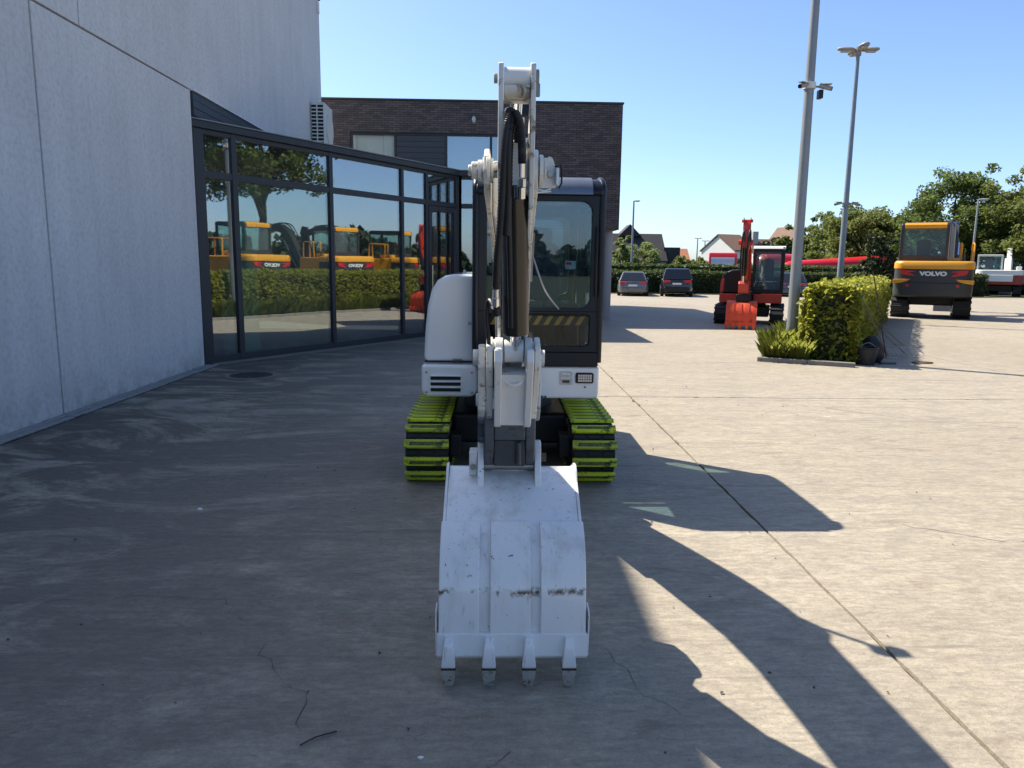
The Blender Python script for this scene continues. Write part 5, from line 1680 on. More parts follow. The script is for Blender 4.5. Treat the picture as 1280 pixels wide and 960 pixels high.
# ================================================================== CARS (seen from behind; local +y is the front)
def car(label, loc, rz, mat, L=4.5, W=1.82, Hh=1.44, suv=False):
    t = thing('parked_car', label, 'car', loc, rz, 'cars parked along the far hedge')
    belt = 0.92 if not suv else 1.05
    z0 = 0.22 if not suv else 0.28
    rings = []
    for y, w, zt in ((0.0, 0.80, belt - 0.16), (0.06, 0.88, belt - 0.06), (0.22, 0.96, belt), (0.8, 1.0, belt + 0.02), (L * 0.5, 1.0, belt), (L - 1.2, 0.98, belt - 0.03), (L - 0.5, 0.93, belt - 0.16), (L - 0.08, 0.82, belt - 0.28), (L, 0.72, belt - 0.36)):
        h = W / 2 * w
        rings.append([(-h * 0.92, y, z0), (-h, y, z0 + 0.18), (-h, y, (z0 + zt) / 2 + 0.05), (-h * 0.96, y, zt - 0.05), (-h * 0.86, y, zt), (h * 0.86, y, zt), (h * 0.96, y, zt - 0.05), (h, y, (z0 + zt) / 2 + 0.05), (h, y, z0 + 0.18), (h * 0.92, y, z0)])
    body = MB().loft(rings).build('body', mat, t, bevel=0.02, smooth=50)
    yb0, yb1 = (0.10, 3.25) if not suv else (0.08, 3.2)
    yr0, yr1 = (0.62, 2.4) if not suv else (0.38, 2.5)
    wb, wr = W / 2 * 0.90, W / 2 * 0.68 if not suv else W / 2 * 0.74
    cabn = [[(-wb, yb0, belt - 0.02), (wb, yb0, belt - 0.02), (wb, yb1, belt - 0.02), (-wb, yb1, belt - 0.02)],
            [(-wr, yr0, Hh - 0.05), (wr, yr0, Hh - 0.05), (wr, yr1, Hh - 0.05), (-wr, yr1, Hh - 0.05)],
            [(-wr * 0.9, yr0 + 0.1, Hh), (wr * 0.9, yr0 + 0.1, Hh), (wr * 0.9, yr1 - 0.1, Hh), (-wr * 0.9, yr1 - 0.1, Hh)]]
    MB().loft(cabn).build('greenhouse', mat, t, bevel=0.04, seg=3, smooth=50)
    def face(a, b_, c, d, name, out=0.006, ins=0.10):
        a, b_, c, d = map(Vector, (a, b_, c, d))
        ctr = (a + b_ + c + d) / 4
        n = (b_ - a).cross(d - a).normalized()
        if n.dot(ctr - Vector((0, L * 0.4, 1.0))) < 0:
            n = -n
        q = [p.lerp(ctr, ins) + n * out for p in (a, b_, c, d)]
        q2 = [p - n * 0.012 for p in q]
        m = MB()
        m.add([tuple(p) for p in q + q2], [(0, 1, 2, 3), (4, 7, 6, 5), (0, 4, 5, 1), (1, 5, 6, 2), (2, 6, 7, 3), (3, 7, 4, 0)])
        m.build(name, 'darkglass', t, smooth=0)
    A, B_ = cabn[0], cabn[1]
    face(A[0], A[1], B_[1], B_[0], 'rear_window')
    face(A[1], A[2], B_[2], B_[1], 'side_window')
    face(A[3], A[0], B_[0], B_[3], 'side_window')
    face(A[2], A[3], B_[3], B_[2], 'windscreen')
    for s in (-1, 1):
        for y in (0.75, L - 0.9):
            w = MB().cyl((s * (W / 2 - 0.20), y, 0.32), (s * (W / 2 + 0.005), y, 0.32), 0.32, n=22).build('wheel', 'rubber', t, bevel=0.02)
            MB().cyl((s * (W / 2 + 0.004), y, 0.32), (s * (W / 2 + 0.012), y, 0.32), 0.20, n=18).build('rim', 'steel', w)
        MB().prism([(s * W / 2 * 0.84, belt - 0.06), (s * W / 2 * 0.40, belt - 0.10), (s * W / 2 * 0.42, belt - 0.18), (s * W / 2 * 0.85, belt - 0.24)], 'y', -0.02, 0.10).build('tail_light', 'taillight', t, bevel=0.01)
        m = MB().bb(s * (W / 2 + 0.02) - 0.06, s * (W / 2 + 0.02) + 0.06, L * 0.60, L * 0.60 + 0.1, belt, belt + 0.14)
        m.build('mirror', mat, t, bevel=0.03)
    MB().bb(-0.26, 0.26, -0.025, -0.004, belt - 0.34, belt - 0.23).build('number_plate', 'plate', t)
    MB().bb(-W / 2 * 0.78, W / 2 * 0.78, -0.05, 0.1, z0 + 0.02, z0 + 0.30).build('bumper', 'black' if suv else mat, t, bevel=0.05)
    return t
car('grey estate car parked against the far hedge nearest the brick building', (8.15, 44.3, 0), R(-10), 'car_grey')
car('black tall family car parked right of the grey estate', (10.7, 44.0, 0), R(-12), 'car_dark', 4.5, 1.88, 1.66, True)
car('blue grey car partly hidden behind the red excavator and thick pole', (18.2, 45.6, 0), R(-19), 'car_blue', 4.5, 1.82, 1.48)

# ================================================================== PLANTING
RNG = np.random.default_rng(11)
O0 = Vector((5.2, 14.2, 0))
def bedp(p, d, z=0.0):
    q = O0 + PV * p + DV * d
    return (q.x, q.y, z)

# kerb round the planted bed
kerb = MB().add([bedp(0.0, 0.02, 0.002), bedp(1.62, 0.02, 0.002), bedp(1.62, 14.6, 0.002), bedp(0.0, 14.6, 0.002)], [(0, 1, 2, 3)]).build('planting_bed', 'soil', smooth=0, kind='structure')
def kerbstone(p0, d0, p1, d1):
    pts = [bedp(p0, d0), bedp(p1, d0), bedp(p1, d1), bedp(p0, d1)]
    MB().prism([(a[0], a[1]) for a in pts], 'z', -0.01, 0.085).build('kerb_stone', 'kerb', kerb, bevel=0.012)
for k in range(2):
    kerbstone(-0.02 + k * 0.83, -0.10, 0.80 + k * 0.83, 0.02)
for k in range(14):
    kerbstone(-0.10, -0.10 + k * 1.05, 0.0 - 0.025, 0.94 + k * 1.05)

def hedge(name, label, p_of, length, w, h, n, size, leafm, bump=0.05, top_bias=0.0, cat='hedge', group=None, density_near=0.0):
    """clipped hedge: dark twiggy core under a skin of separate leaves. p_of(a,b,z) maps along/across to world"""
    t = thing(name, label, cat, p_of(0, w / 2, 0), world_coords=True, group=group)
    c = 0.10
    cs = [p_of(c, c, 0), p_of(length - c, c, 0), p_of(length - c, w - c, 0), p_of(c, w - c, 0)]
    MB().prism([(q[0], q[1]) for q in cs], 'z', 0.0, h - c).build('inner_twigs', 'hedge_core', t, smooth=0)
    areas = np.array([length * h, length * h, w * h, w * h, length * w])
    which = RNG.choice(5, size=n, p=areas / areas.sum())
    u, v = RNG.random(n), RNG.random(n)
    if density_near:
        u = u ** (1 + density_near)
    d = np.abs(RNG.normal(0, 0.05, n)) * np.sign(RNG.random(n) - 0.35)
    a = np.where(which <= 1, u * length, np.where(which == 2, -d, np.where(which == 3, length + d, u * length)))
    b = np.where(which == 0, -d, np.where(which == 1, w + d, np.where(which <= 3, u * w, v * w)))
    z = np.where(which == 4, h + d * 0.9, v * h)
    wob = bump * (np.sin(a * 2.1 + z * 3) + np.sin(a * 5.3 + 1.0) * 0.6 + np.sin(z * 7 + a))
    b = b + np.where(which == 0, -wob, np.where(which == 1, wob, 0))
    z = z + np.where(which == 4, wob * 0.5, 0)
    ctr = np.array([p_of(0, 0, 0)]) + 0
    e_a = np.array(p_of(1, 0, 0)) - np.array(p_of(0, 0, 0))
    e_b = np.array(p_of(0, 1, 0)) - np.array(p_of(0, 0, 0))
    P = np.array(p_of(0, 0, 0))[None] + a[:, None] * e_a + b[:, None] * e_b
    P[:, 2] = np.maximum(z, 0.03)
    V, Q = leaves(P, size, RNG, up=0.3)
    org = np.array(ORG[t.name])
    np_mesh('leaves', V - org, Q, leafm, t, kind='stuff')
    return t

hedge('clipped_hedge', 'sunlit yellow green clipped hedge running back from the thick lamp pole', lambda a, b, z: bedp(0.70 + b + 0.03 * a, 0.42 + a, z), 15.4, 0.80, 1.42, 34000, 0.048, 'leaf_hedge', 0.035, density_near=0.55)
hedge('clipped_hedge', 'dark clipped hedge right behind the parked cars', lambda a, b, z: (3.0 + a, 49.6 + b, z), 30.0, 1.2, 1.42, 16000, 0.085, 'leaf_far_hedge', 0.05)
hedge('clipped_hedge', 'farther taller hedge showing above the one behind the cars', lambda a, b, z: (3.0 + a, 57.0 + b, z), 46.0, 1.4, 1.86, 14000, 0.11, 'leaf_far_hedge', 0.06)
hedge('clipped_hedge', 'dark hedge between the lettered excavator and the white one', lambda a, b, z: (27.0 + a, 56.5 + b, z), 26.0, 1.4, 1.9, 12000, 0.10, 'leaf_far_hedge', 0.06)

# grass in the bed
n = 17000
pp = RNG.random(n) * 0.72 + 0.01
dd = 0.06 + (RNG.random(n) ** 1.7) * 13.5
base = np.array(O0)[None] + pp[:, None] * np.array(PV)[None] + dd[:, None] * np.array(DV)[None]
hgt = RNG.uniform(0.20, 0.58, n) * (0.75 + 0.35 * np.sin(dd * 1.7) ** 2)
ang = RNG.random(n) * 2 * math.pi
lean = np.stack([np.cos(ang), np.sin(ang), np.zeros(n)], 1) * (hgt * RNG.uniform(0.15, 0.75, n))[:, None]
wv = np.stack([-np.sin(ang), np.cos(ang), np.zeros(n)], 1) * RNG.uniform(0.0028, 0.0060, n)[:, None]
mid = base + lean * 0.35 + np.stack([0 * hgt, 0 * hgt, hgt * 0.62], 1)
tip = base + lean + np.stack([0 * hgt, 0 * hgt, hgt], 1)
V = np.stack([base - wv, base + wv, mid + wv * 0.8, tip, mid - wv * 0.8], 1).reshape(-1, 3)
Q = np.arange(n * 5).reshape(n, 5)
gr_ = np_mesh('long_grass', V, Q, 'grass', kind='stuff')
tag(gr_, 'long yellow green ornamental grass in the kerbed bed by the pole', 'grass')

# trees
def tree(name, label, loc, H, rx, rz_, trunk_h, n_clump, per, leaf, leafm, seed, cat='tree', trunk_r=0.18, low=0.0, group=None, lumps=None):
    rng = np.random.default_rng(seed)
    t = thing(name, label, cat, loc, world_coords=True, group=group)
    L = np.array(loc, float)
    cz = H - rz_
    d = rng.normal(size=(n_clump, 3))
    d /= np.linalg.norm(d, axis=1)[:, None]
    rad = rng.uniform(0.35, 1.0, n_clump) ** 0.55
    lob = 1 + 0.22 * np.sin(3 * np.arctan2(d[:, 1], d[:, 0]) + seed) + 0.15 * np.sin(5 * d[:, 2] * 2 + seed * 1.7)
    C_ = d * (rad * lob)[:, None] * np.array([rx, rx, rz_])
    C_[:, 2] = np.maximum(C_[:, 2], -rz_ * (0.85 - low))
    C_ += L + np.array([0, 0, cz])
    cr = rng.uniform(0.55, 1.25, n_clump) * rx * 0.20
    per_i = np.maximum(8, (per * (cr / cr.mean()) ** 2).astype(int))
    idx = np.repeat(np.arange(n_clump), per_i)
    q = rng.normal(size=(len(idx), 3))
    q /= np.linalg.norm(q, axis=1)[:, None]
    q *= (rng.random(len(idx)) ** 0.45)[:, None]
    P = C_[idx] + q * cr[idx][:, None] * np.array([1.15, 1.15, 0.8])
    V, Q = leaves(P, leaf, rng, up=0.35)
    np_mesh('crown', V - np.array(ORG[t.name]), Q, leafm, t, kind='stuff')
    # trunk and limbs
    b = MB()
    top = Vector((loc[0] + rng.uniform(-.2, .2), loc[1], H * 0.8))
    path = [Vector(loc), Vector((loc[0] + rng.uniform(-.1, .1), loc[1], trunk_h * 0.6)), Vector((loc[0] + rng.uniform(-.15, .15), loc[1] + rng.uniform(-.15, .15), trunk_h)), top]
    pth = smooth_path(path, 5)
    m = len(pth)
    b.tube(pth, [trunk_r * (1.15 - 0.95 * i / (m - 1)) for i in range(m)], 9)
    order = np.argsort(rng.random(n_clump))[:14]
    for k in order:
        s = Vector((loc[0], loc[1], trunk_h * rng.uniform(0.75, 1.25)))
        e = Vector(C_[k])
        mid_ = s.lerp(e, 0.5) + Vector((0, 0, 0.08 * H))
        lp = smooth_path([s, mid_, e], 4)
        b.tube(lp, [trunk_r * 0.5 * (1 - 0.85 * i / (len(lp) - 1)) for i in range(len(lp))], 6)
    b.build('trunk', 'bark', t)
    return t

# tall trees on the right
tree('broadleaf_tree', 'large dark broadleaf tree behind the lettered yellow excavator', (37.2, 61.0, 0), 9.2, 4.6, 4.0, 2.6, 110, 221, 0.13, 'leaf_oak', 3, trunk_r=0.3, low=0.0, group='trees at the yard edge')
tree('broadleaf_tree', 'dark tree filling the gap above the white and wine red excavator', (44.5, 63.5, 0), 9.4, 4.2, 4.0, 2.2, 100, 221, 0.13, 'leaf_oak', 5, trunk_r=0.28, group='trees at the yard edge')
tree('broadleaf_tree', 'tall tree cut by the right edge of the picture', (40.6, 54.5, 0), 10.6, 4.0, 4.8, 2.4, 80, 204, 0.12, 'leaf_mid', 7, trunk_r=0.25, group='trees at the yard edge')
tree('broadleaf_tree', 'mid green tree just left of the yellow excavator cab', (33.0, 66.0, 0), 7.4, 4.2, 3.6, 2.2, 90, 187, 0.14, 'leaf_mid', 9, group='trees at the yard edge')
tree('broadleaf_tree', 'mid green bushy tree above the right end of the red tank trailer', (35.6, 74.0, 0), 7.2, 4.4, 3.8, 1.8, 90, 187, 0.15, 'leaf_mid', 12, group='trees at the yard edge')
tree('broadleaf_tree', 'olive tree top between the two tall lamp poles', (36.6, 82.0, 0), 7.5, 3.6, 3.9, 1.8, 80, 90, 0.2, 'leaf_mid', 15, group='trees at the yard edge')
tree('broadleaf_tree', 'leftmost tree of the row, right behind the thick lamp pole', (32.8, 80.0, 0), 6.6, 2.6, 3.4, 1.6, 60, 90, 0.19, 'leaf_mid', 18, group='trees at the yard edge')
tree('broadleaf_tree', 'low far tree at the left end beside the red excavator cab', (34.8, 92.0, 0), 5.6, 2.8, 2.5, 1.2, 45, 70, 0.2, 'leaf_dark', 21, group='trees at the yard edge')
tree('egg_shaped_bush', 'dense egg-shaped dark bush rising behind the sunlit hedge', (25.2, 49.0, 0), 4.1, 1.05, 2.2, 0.8, 120, 60, 0.09, 'leaf_dark', 23, cat='bush', trunk_r=0.1)
# pale willow-like shrubs left
tree('shrub', 'pale green feathery shrub in front of the dark roofed house', (19.0, 100.0, 0), 5.0, 3.2, 2.6, 0.8, 80, 130, 0.14, 'leaf_pale', 31, cat='shrub', trunk_r=0.12)
tree('shrub', 'small pale shrub left of the thin lamp pole by the house', (16.3, 98.0, 0), 5.4, 1.2, 1.6, 2.0, 24, 60, 0.2, 'leaf_pale', 33, cat='shrub', trunk_r=0.1)
tree('shrub', 'low dark green shrub right of the house by the orange roof', (27.0, 108.0, 0), 3.0, 2.2, 1.5, 0.5, 40, 60, 0.18, 'leaf_mid', 35, cat='shrub', trunk_r=0.1)
tree('shrub', 'round green shrub left of the white house', (32.0, 118.0, 0), 3.3, 2.3, 1.6, 0.6, 45, 70, 0.17, 'leaf_mid', 37, cat='shrub', trunk_r=0.1)
# tree mirrored in the glass, standing right of the frame
tree('broadleaf_tree', 'broad tree mirrored in the upper left panes of the glass front', (23.0, 18.6, 0), 12.4, 4.0, 3.8, 5.2, 110, 187, 0.12, 'leaf_oak', 41, trunk_r=0.28, group='trees at the yard edge')

# far-off wood round the right and the back of the yard: one dark mass on the horizon
nW_ = 26000
az = R(50) + RNG.random(nW_) * R(150)
rad = RNG.uniform(105, 135, nW_)
hh_ = 4.0 + 1.2 * np.sin(az * 23) + 1.6 * np.sin(az * 61 + 1) + 1.2 * np.sin(az * 137)
zz = hh_ * RNG.random(nW_) ** 0.7
Pw = np.stack([rad * np.sin(az), rad * np.cos(az), zz], 1)
V, Q = leaves(Pw, 0.85, RNG, up=0.3)
fw = np_mesh('far_wood', V, Q, 'leaf_dark', kind='stuff')
tag(fw, 'dark far-off wood on the horizon mirrored in the glass', 'wood')

# ================================================================== LAMP POLES
def pole_mesh(x, y, h, r0, r1, n=12):
    b = MB()
    b.tube([(x, y, 0), (x, y, h * 0.5), (x, y, h)], [r0, (r0 + r1) / 2, r1], n)
    return b
def head(parent, x, y, z, ang, length=0.62, w=0.26, hh=0.12, mat='lampgrey'):
    d = Vector((math.cos(ang), math.sin(ang), 0.04))
    s = Vector((-math.sin(ang), math.cos(ang), 0))
    rings = []
    for k, (f, ww, zz) in enumerate(((0.0, 0.25, 0.5), (0.12, 0.7, 0.8), (0.4, 1.0, 1.0), (0.75, 0.95, 0.9), (0.95, 0.6, 0.6), (1.0, 0.2, 0.3))):
        c = Vector((x, y, z)) + d * length * f
        ring = []
        for j in range(10):
            a = 2 * math.pi * j / 10
            ring.append(tuple(c + s * (w / 2 * ww * math.cos(a)) + Vector((0, 0, hh / 2 * zz * math.sin(a)))))
        rings.append(ring)
    h = MB().loft(rings).build('lamp_head', mat, parent, smooth=60)
    c = Vector((x, y, z)) + d * length * 0.55
    MB().box(c + Vector((0, 0, -hh / 2)), (length * 0.5, w * 0.6, 0.02), Matrix.Rotation(ang, 3, 'Z')).build('lamp_glass', 'lens', h)
    return h
def camera_unit(parent, x, y, z, ang, reach=0.16):
    d = Vector((math.cos(ang), math.sin(ang), -0.25)).normalized()
    p = Vector((x, y, z))
    c = MB()
    c.tube([p, p + Vector((d.x, d.y, 0)) * reach], 0.02, 8)
    cu = c.build('camera_arm', 'pole', parent)
    c = MB()
    q = p + Vector((d.x, d.y, 0)) * reach
    c.cyl(q - d * 0.05 + Vector((0, 0, 0.01)), q + d * 0.17, 0.048, 0.042, 12)
    c.box(q + d * 0.06 + Vector((0, 0, 0.055)), (0.22, 0.10, 0.012), Matrix.Rotation(ang, 3, 'Z'))
    c.build('camera_housing', 'lampgrey', cu)
    c = MB()
    c.cyl(q + d * 0.17, q + d * 0.19, 0.038, n=12)
    c.build('camera_lens', 'black', cu)

lp = thing('lamp_pole', 'thick grey lamp pole with two security cameras beside the near hedge end', 'lamp post', (6.02, 14.95, 0), world_coords=True, group='lamp posts in the yard')
pole_mesh(6.02, 14.95, 9.4, 0.112, 0.070, 12).build('pole', 'pole', lp)
MB().cyl((6.02, 14.95, 0), (6.02, 14.95, 0.05), 0.2, n=16).build('base_flange', 'pole', lp)
MB().cyl((6.02, 14.95, 5.20), (6.02, 14.95, 5.32), 0.118, n=16).build('camera_clamp', 'acwhite', lp)
camera_unit(lp, 5.96, 14.90, 5.25, R(215), 0.07)
camera_unit(lp, 6.10, 14.93, 5.24, R(-10))
MB().bb(6.19, 6.27, 14.86, 15.0, 5.02, 5.18).build('junction_box', 'black', lp, bevel=0.01)
for a in (R(0), R(120), R(240)):
    head(lp, 6.02 + 0.07 * math.cos(a), 14.95 + 0.07 * math.sin(a), 9.4, a)

lp = thing('lamp_pole', 'slim blue grey lamp pole with four lamp heads behind the hedge', 'lamp post', (11.8, 25.5, 0), world_coords=True, group='lamp posts in the yard')
pole_mesh(11.8, 25.5, 8.75, 0.115, 0.06, 12).build('pole', 'pole2', lp)
MB().cyl((11.8, 25.5, 8.66), (11.8, 25.5, 8.92), 0.10, n=12).build('spigot', 'lampgrey', lp)
for a in (0, 90, 180, 270):
    a = R(a - 3)
    head(lp, 11.8 + 0.1 * math.cos(a), 25.5 + 0.1 * math.sin(a), 8.85, a, 0.58, 0.3, 0.15)
MB().cyl((11.8, 25.5, 3.88), (11.8, 25.5, 3.98), 0.12, n=12).build('camera_clamp', 'pole', lp)
camera_unit(lp, 11.72, 25.45, 3.95, R(185))
camera_unit(lp, 11.88, 25.45, 3.95, R(-5))

def street_lamp(label, x, y, h, arm_dir, mat='pole', r=0.09):
    l = thing('street_lamp', label, 'lamp post', (x, y, 0), world_coords=True, group='street lamps beyond the yard')
    pole_mesh(x, y, h, r, r * 0.6, 10).build('pole', mat, l)
    head(l, x, y, h, arm_dir, 0.7, 0.28, 0.14)
    return l
street_lamp('slim grey street lamp right of the lettered excavator before the trees', 32.0, 50.0, 6.4, R(-5))
street_lamp('tall thin lamp pole before the dark roofed house by the brick corner', 13.4, 74.0, 8.0, R(20), r=0.13)
for k, (x, dx) in enumerate(((40.2, -1), (41.7, 1))):
    l = street_lamp(('distant T-shaped street lamp, the taller one left of the white house', 'distant T-shaped street lamp, the shorter one left of the white house')[k], x, 150.0, 7.3 - 0.5 * k, R(180), r=0.16)
    head(l, x, 150.0, 7.3 - 0.5 * k, 0.0, 0.9, 0.3, 0.16)

# ================================================================== HOUSES AND TRUCKS BEYOND THE HEDGES
def gable_house(name, label, x, y, w, d, eave, ridge, rz, wallm, roofm, axis='x', chimney=None, windows=()):
    t = thing(name, label, 'house', (x, y, 0), rz, group='houses beyond the hedges')
    wl_ = MB()
    if axis == 'x':      # ridge runs along x
        wl_.prism([(-d / 2, 0), (-d / 2, eave), (0, ridge - 0.1), (d / 2, eave), (d / 2, 0)], 'x', -w / 2, w / 2)
    else:
        wl_.prism([(-w / 2, 0), (-w / 2, eave), (0, ridge - 0.1), (w / 2, eave), (w / 2, 0)], 'y', -d / 2, d / 2)
    wl_.build('wall', wallm, t, smooth=0)
    o = 0.3
    half = d / 2 if axis == 'x' else w / 2
    sl = (ridge - eave) / half
    prof = [(-half - o, eave - sl * o), (0, ridge), (half + o, eave - sl * o), (half + o, eave - sl * o + 0.2), (0, ridge + 0.22), (-half - o, eave - sl * o + 0.2)]
    rfm = MB()
    if axis == 'x':
        rfm.prism(prof, 'x', -w / 2 - 0.2, w / 2 + 0.2)
    else:
        rfm.prism(prof, 'y', -d / 2 - 0.2, d / 2 + 0.2)
    rf_ = rfm.build('roof', roofm, t, smooth=0)
    if chimney:
        cx, cy, ch = chimney
        MB().bb(cx - 0.5, cx + 0.5, cy - 0.5, cy + 0.5, eave, ch).build('chimney', 'render_grey', rf_, bevel=0.03)
    for (wx, wz, ww, wh) in windows:
        f = MB().bb(wx - ww / 2 - 0.08, wx + ww / 2 + 0.08, -d / 2 - 0.05, -d / 2 + 0.05, wz - wh / 2 - 0.08, wz + wh / 2 + 0.08).build('window', 'acwhite', t)
        MB().bb(wx - ww / 2, wx + ww / 2, -d / 2 - 0.07, -d / 2 - 0.03, wz - wh / 2, wz + wh / 2).build('pane', 'darkglass', f)
    return t
# dark roofed barn-like house with a small dormer gable
dh = gable_house('house', 'long house with a big dark tiled roof behind the pale shrub', 18.0, 118.0, 15.5, 9.0, 2.6, 6.5, 0, 'render_grey', 'roofdark', 'x')
MB().prism([(1.0, 6.3), (2.8, 8.1), (4.6, 6.3)], 'y', -1.0, 2.5).build('dormer', 'roofdark', dh, smooth=0)
MB().bb(7.7, 10.2, -3.0, 3.0, 0.0, 4.6).build('side_annex', 'roofdark', dh, smooth=0)
MB().bb(-7.7, 0.0, -5.2, -4.6, 0.0, 3.3).build('garden_wall', 'render_grey', dh, smooth=0)
gable_house('house', 'white gabled house with brown roof and chimney behind the red boom', 39.6, 128.0, 4.6, 8.0, 4.5, 7.0, R(26), 'render_white', 'roofbrown', 'x', windows=((-1.2, 2.4, 1.0, 1.5), (0.9, 2.4, 1.0, 1.5)))
gable_house('house', 'white house wing with brown roof slope and chimney, left of the red boom', 44.2, 126.0, 5.6, 6.0, 4.0, 6.2, R(12), 'render_white', 'roofbrown', 'x', chimney=(-1.4, -0.6, 7.6), windows=((-1.5, 2.2, 1.2, 1.4), (1.4, 2.2, 1.2, 1.4)))
gable_house('house', 'grey gable with brown roof just right of the red boom', 49.8, 128.0, 5.6, 7.0, 4.6, 8.4, R(10), 'render_grey', 'roofbrown', 'y', windows=((0.0, 4.6, 1.0, 1.2),))
gable_house('house', 'far low house with an orange roof beside the dark roofed house', 34.0, 150.0, 8.0, 6.0, 2.6, 5.0, 0, 'render_white', 'rooforange', 'x')

# red lorry cab and red tank trailer
tr = thing('lorry', 'red lorry cab parked beyond the hedges before the white house', 'lorry', (20.0, 66.0, 0), R(-16))
MB().prism([(0, 0.5), (0, 2.3), (0.35, 3.0), (2.2, 3.05), (2.3, 0.5)], 'x', -1.2, 1.2).build('cab', 'tankred', tr, bevel=0.08)
MB().prism([(-0.02, 1.75), (0.03, 2.3), (0.33, 2.85), (0.31, 2.87), (-0.03, 2.3)], 'x', -1.0, 1.0).build('windscreen', 'lens', tr)
MB().bb(-1.25, 1.25, -0.1, 0.1, 0.45, 1.0).build('bumper', 'black', tr, bevel=0.05)
for x in (-0.95, 0.95):
    MB().cyl((x - 0.2, 1.2, 0.5), (x + 0.2, 1.2, 0.5), 0.5, n=18).build('wheel', 'rubber', tr)
tk = thing('tank_trailer', 'long glossy red tank trailer parked beyond the hedges under the trees', 'trailer', (27.9, 61.5, 0), R(4))
def tank(y0, z0, y1, z1, r0, r1, nm):
    rings = []
    for f, s in ((0, 0.3), (0.03, 0.75), (0.08, 0.97), (0.15, 1.0), (0.85, 1.0), (0.92, 0.97), (0.97, 0.75), (1.0, 0.3)):
        xx = y0 + (y1 - y0) * f
        zz = z0 + (z1 - z0) * f
        rr_ = (r0 + (r1 - r0) * f) * s
        rings.append([(xx, rr_ * math.cos(2 * math.pi * k / 20), zz + rr_ * math.sin(2 * math.pi * k / 20)) for k in range(20)])
    return MB().loft(rings).build(nm, 'tankred', tk, smooth=50)
tank(-4.6, 1.65, 4.4, 2.05, 0.62, 0.85, 'tank')
tank(-1.2, 1.95, 4.9, 2.0, 0.55, 0.8, 'hopper')
MB().bb(-1.5, 4.2, -1.16, -1.06, 1.35, 1.85).build('side_board', 'lens', tk, bevel=0.02)
MB().bb(-4.0, 4.6, -0.5, 0.5, 0.75, 0.95).build('chassis', 'black', tk)
ld = MB()
for x in (4.95, 5.35):
    ld.bb(x - 0.03, x + 0.03, -1.0, -0.94, 0.8, 3.2)
ld.bb(4.9, 5.4, -0.9, -0.7, 0.8, 1.0)
ld = ld.build('ladder', 'acwhite', tk)
for k in range(7):
    MB().bb(4.98, 5.32, -0.99, -0.95, 1.1 + k * 0.3, 1.14 + k * 0.3).build('rung', 'acwhite', ld)
for x in (-3.0, 2.4, 3.6):
    MB().cyl((x, -1.0, 0.5), (x, -0.6, 0.5), 0.5, n=18).build('wheel', 'rubber', tk)
for x in (-3.0, 2.4, 3.6):
    MB().cyl((x, 0.6, 0.5), (x, 1.0, 0.5), 0.5, n=18).build('wheel', 'rubber', tk)
vb = thing('tank_trailer', 'second red tank seen at the left end of the long red trailer', 'trailer', (23.6, 62.5, 0), R(20))
def blob(nm, x0, x1, z, r):
    rings = []
    for f, s in ((0, 0.3), (0.05, 0.7), (0.15, 0.95), (0.5, 1.0), (0.85, 0.95), (0.95, 0.7), (1, 0.3)):
        xx = x0 + (x1 - x0) * f
        rings.append([(xx, r * s * math.cos(2 * math.pi * k / 18), z + r * s * math.sin(2 * math.pi * k / 18)) for k in range(18)])
    return MB().loft(rings).build(nm, 'tankred', vb, smooth=50)
blob('tank', -2.2, 2.2, 2.0, 0.95)
MB().bb(-2.0, 2.0, -0.5, 0.5, 0.8, 1.04).build('chassis', 'black', vb)
for x in (-1.4, 1.4):
    MB().cyl((x, -0.9, 0.5), (x, 0.9, 0.5), 0.5, n=16).build('wheel', 'rubber', vb)

# ================================================================== TOOLS BY THE HEDGE
q = bedp(1.78, 0.55)
tub = thing('black_tub', 'black plastic tub standing at the near end of the hedge', 'tub', (q[0], q[1], 0), world_coords=True)
def ringr(c, z, r, n=20):
    return [(c[0] + r * math.cos(2 * math.pi * k / n), c[1] + r * math.sin(2 * math.pi * k / n), z) for k in range(n)]
MB().loft([ringr(q, 0.0, 0.16), ringr(q, 0.30, 0.20), ringr(q, 0.31, 0.215), ringr(q, 0.33, 0.215), ringr(q, 0.33, 0.19), ringr(q, 0.03, 0.15)]).build('body', 'plastic_black', tub, smooth=40)
b = MB()
b.tube(smooth_path([(q[0] - 0.2, q[1], 0.30), (q[0], q[1] - 0.05, 0.42), (q[0] + 0.2, q[1], 0.30)], 5), 0.008, 6)
b.build('handle', 'steel', tub)
q2 = bedp(1.85, 1.05)
bag = thing('rubbish_bag', 'slumped black bag behind the tub against the hedge', 'bag', (q2[0], q2[1], 0), world_coords=True)
rr = random.Random(8)
rings = []
for z, r in ((0.0, 0.18), (0.08, 0.25), (0.22, 0.25), (0.36, 0.19), (0.46, 0.10), (0.50, 0.05)):
    rings.append([(q2[0] + r * rr.uniform(0.85, 1.12) * math.cos(2 * math.pi * k / 16), q2[1] + r * rr.uniform(0.85, 1.12) * math.sin(2 * math.pi * k / 16), z + rr.uniform(0, 0.02)) for k in range(16)])
MB().loft(rings).build('sack', 'plastic_black', bag, smooth=60)
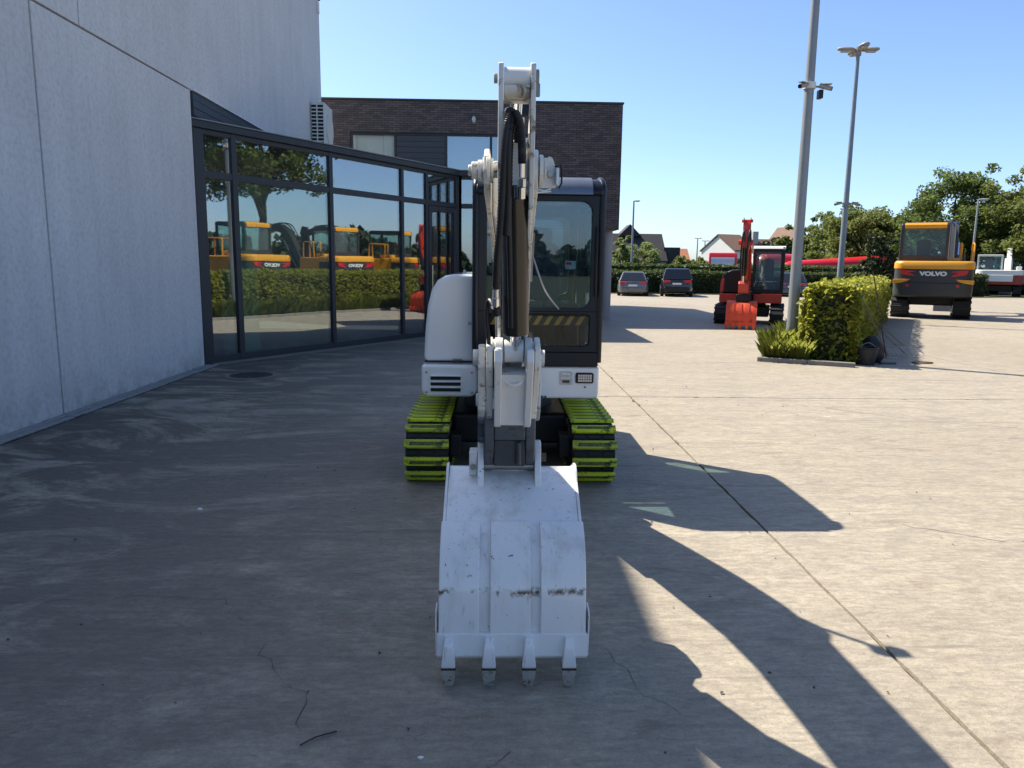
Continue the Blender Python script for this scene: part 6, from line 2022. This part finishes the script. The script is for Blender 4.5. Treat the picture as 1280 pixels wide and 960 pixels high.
def stick_tool(name, label, foot, top, headw, kind):
    t = thing(name, label, 'garden tool', (foot[0], foot[1], 0), world_coords=True, group='garden tools at the hedge')
    f, u = Vector(foot), Vector(top)
    MB().tube([f + (u - f) * 0.06, u], 0.011, 8).build('handle', 'wood' if kind != 'pole' else 'twig', t)
    ax = Vector((PV.x, PV.y, 0))
    if kind == 'rake':
        hd = MB().box(f + (u - f) * 0.05, (headw, 0.025, 0.03), Matrix.Rotation(RZ_D, 3, 'Z')).build('rake_head', 'steel', t)
        for k in range(10):
            p = f + (u - f) * 0.05 + ax * (headw * (k / 9 - 0.5))
            MB().tube([p, p + Vector((-DV.x, -DV.y, 0)) * 0.06 + Vector((0, 0, -0.02))], 0.005, 5).build('tine', 'steel', hd)
    elif kind == 'fork':
        hd = MB().box(f + (u - f) * 0.22, (headw, 0.02, 0.03), Matrix.Rotation(RZ_D, 3, 'Z')).build('fork_bar', 'steel', t)
        for k in range(6):
            p = f + (u - f) * 0.22 + ax * (headw * (k / 5 - 0.5))
            MB().tube([p, p - (u - f) * 0.20], 0.007, 5).build('tine', 'steel', hd)
    else:
        MB().bb(foot[0] - headw / 2, foot[0] + headw / 2, foot[1] - 0.05, foot[1] + 0.05, 0.0, 0.035).build('foot_plate', 'darkmetal', t, bevel=0.005)
    return t
a = bedp(2.15, 0.85)
stick_tool('rake', 'long dark handled rake leaning upright on the hedge', (a[0], a[1], 0.0), (a[0] - 0.28, a[1] + 0.30, 1.75), 0.3, 'pole')
a = bedp(2.2, 1.15)
stick_tool('rake', 'pale metal stick leaning left against the hedge', (a[0], a[1], 0.03), (a[0] - 0.50, a[1] + 0.35, 1.25), 0.35, 'rake')
for k in range(2):
    a = bedp(2.25 + 0.1 * k, 2.3 + 0.45 * k)
    stick_tool('wide_fork', ('pale tined fork lying against the hedge foot, nearer one', 'pale tined fork lying against the hedge foot, farther one')[k], (a[0] + 0.25, a[1] - 0.1, 0.02), (a[0] - 0.55, a[1] + 0.35, 0.85), 0.45, 'fork')
a = bedp(2.75, 1.35)
rag = MB()
rr = random.Random(3)
rag.loft([[(a[0] + rx_ * math.cos(2 * math.pi * k / 14) * rr.uniform(0.8, 1.2), a[1] + 0.12 * s * math.sin(2 * math.pi * k / 14) * rr.uniform(0.8, 1.2), z + rr.uniform(0, 0.01)) for k in range(14)] for rx_, s, z in ((0.22, 0.8, 0.0), (0.19, 0.7, 0.02), (0.08, 0.4, 0.035))])
tag(rag.build('rag', 'rusty', smooth=60), 'dark brownish crumpled rag on the ground beside the garden tools', 'rag')

# ================================================================== SMALL THINGS ON THE GROUND
rr = random.Random(21)
tw = MB().tube([(-0.72, 2.56, 0.006), (-0.67, 2.60, 0.012), (-0.60, 2.645, 0.006)], 0.003, 5)
tag(tw.build('twig', 'twig'), 'short dark stick lying on the shaded foreground concrete', 'twig')
pb = MB().loft([[(-2.145 + r * math.cos(2 * math.pi * k / 10) * rr.uniform(0.8, 1.2), 5.27 + r * 0.7 * math.sin(2 * math.pi * k / 10), z) for k in range(10)] for r, z in ((0.018, 0.0), (0.02, 0.009), (0.007, 0.014))])
tag(pb.build('paper_scrap', 'litter', smooth=60), 'tiny white scrap on the shaded concrete left of the bucket', 'litter')
pb = MB().loft([[(-0.26 + r * math.cos(2 * math.pi * k / 10) * rr.uniform(0.8, 1.2), 2.49 + r * 0.7 * math.sin(2 * math.pi * k / 10), z) for k in range(10)] for r, z in ((0.010, 0.0), (0.011, 0.005), (0.004, 0.008))])
tag(pb.build('paper_scrap', 'litter', smooth=60), 'tiny white scrap at the very bottom edge of the picture', 'litter')
V_, Q_ = [], []
n = 160
P = np.stack([RNG.uniform(-4.5, 4.0, n), RNG.uniform(2.3, 11, n), np.full(n, 0.006)], 1)
V, Q = leaves(P, 0.011, RNG, up=3.0)
cr = np_mesh('grit', V, Q, 'twig', kind='stuff')
tag(cr, 'scattered grit and tiny dead leaves on the concrete', 'grit')
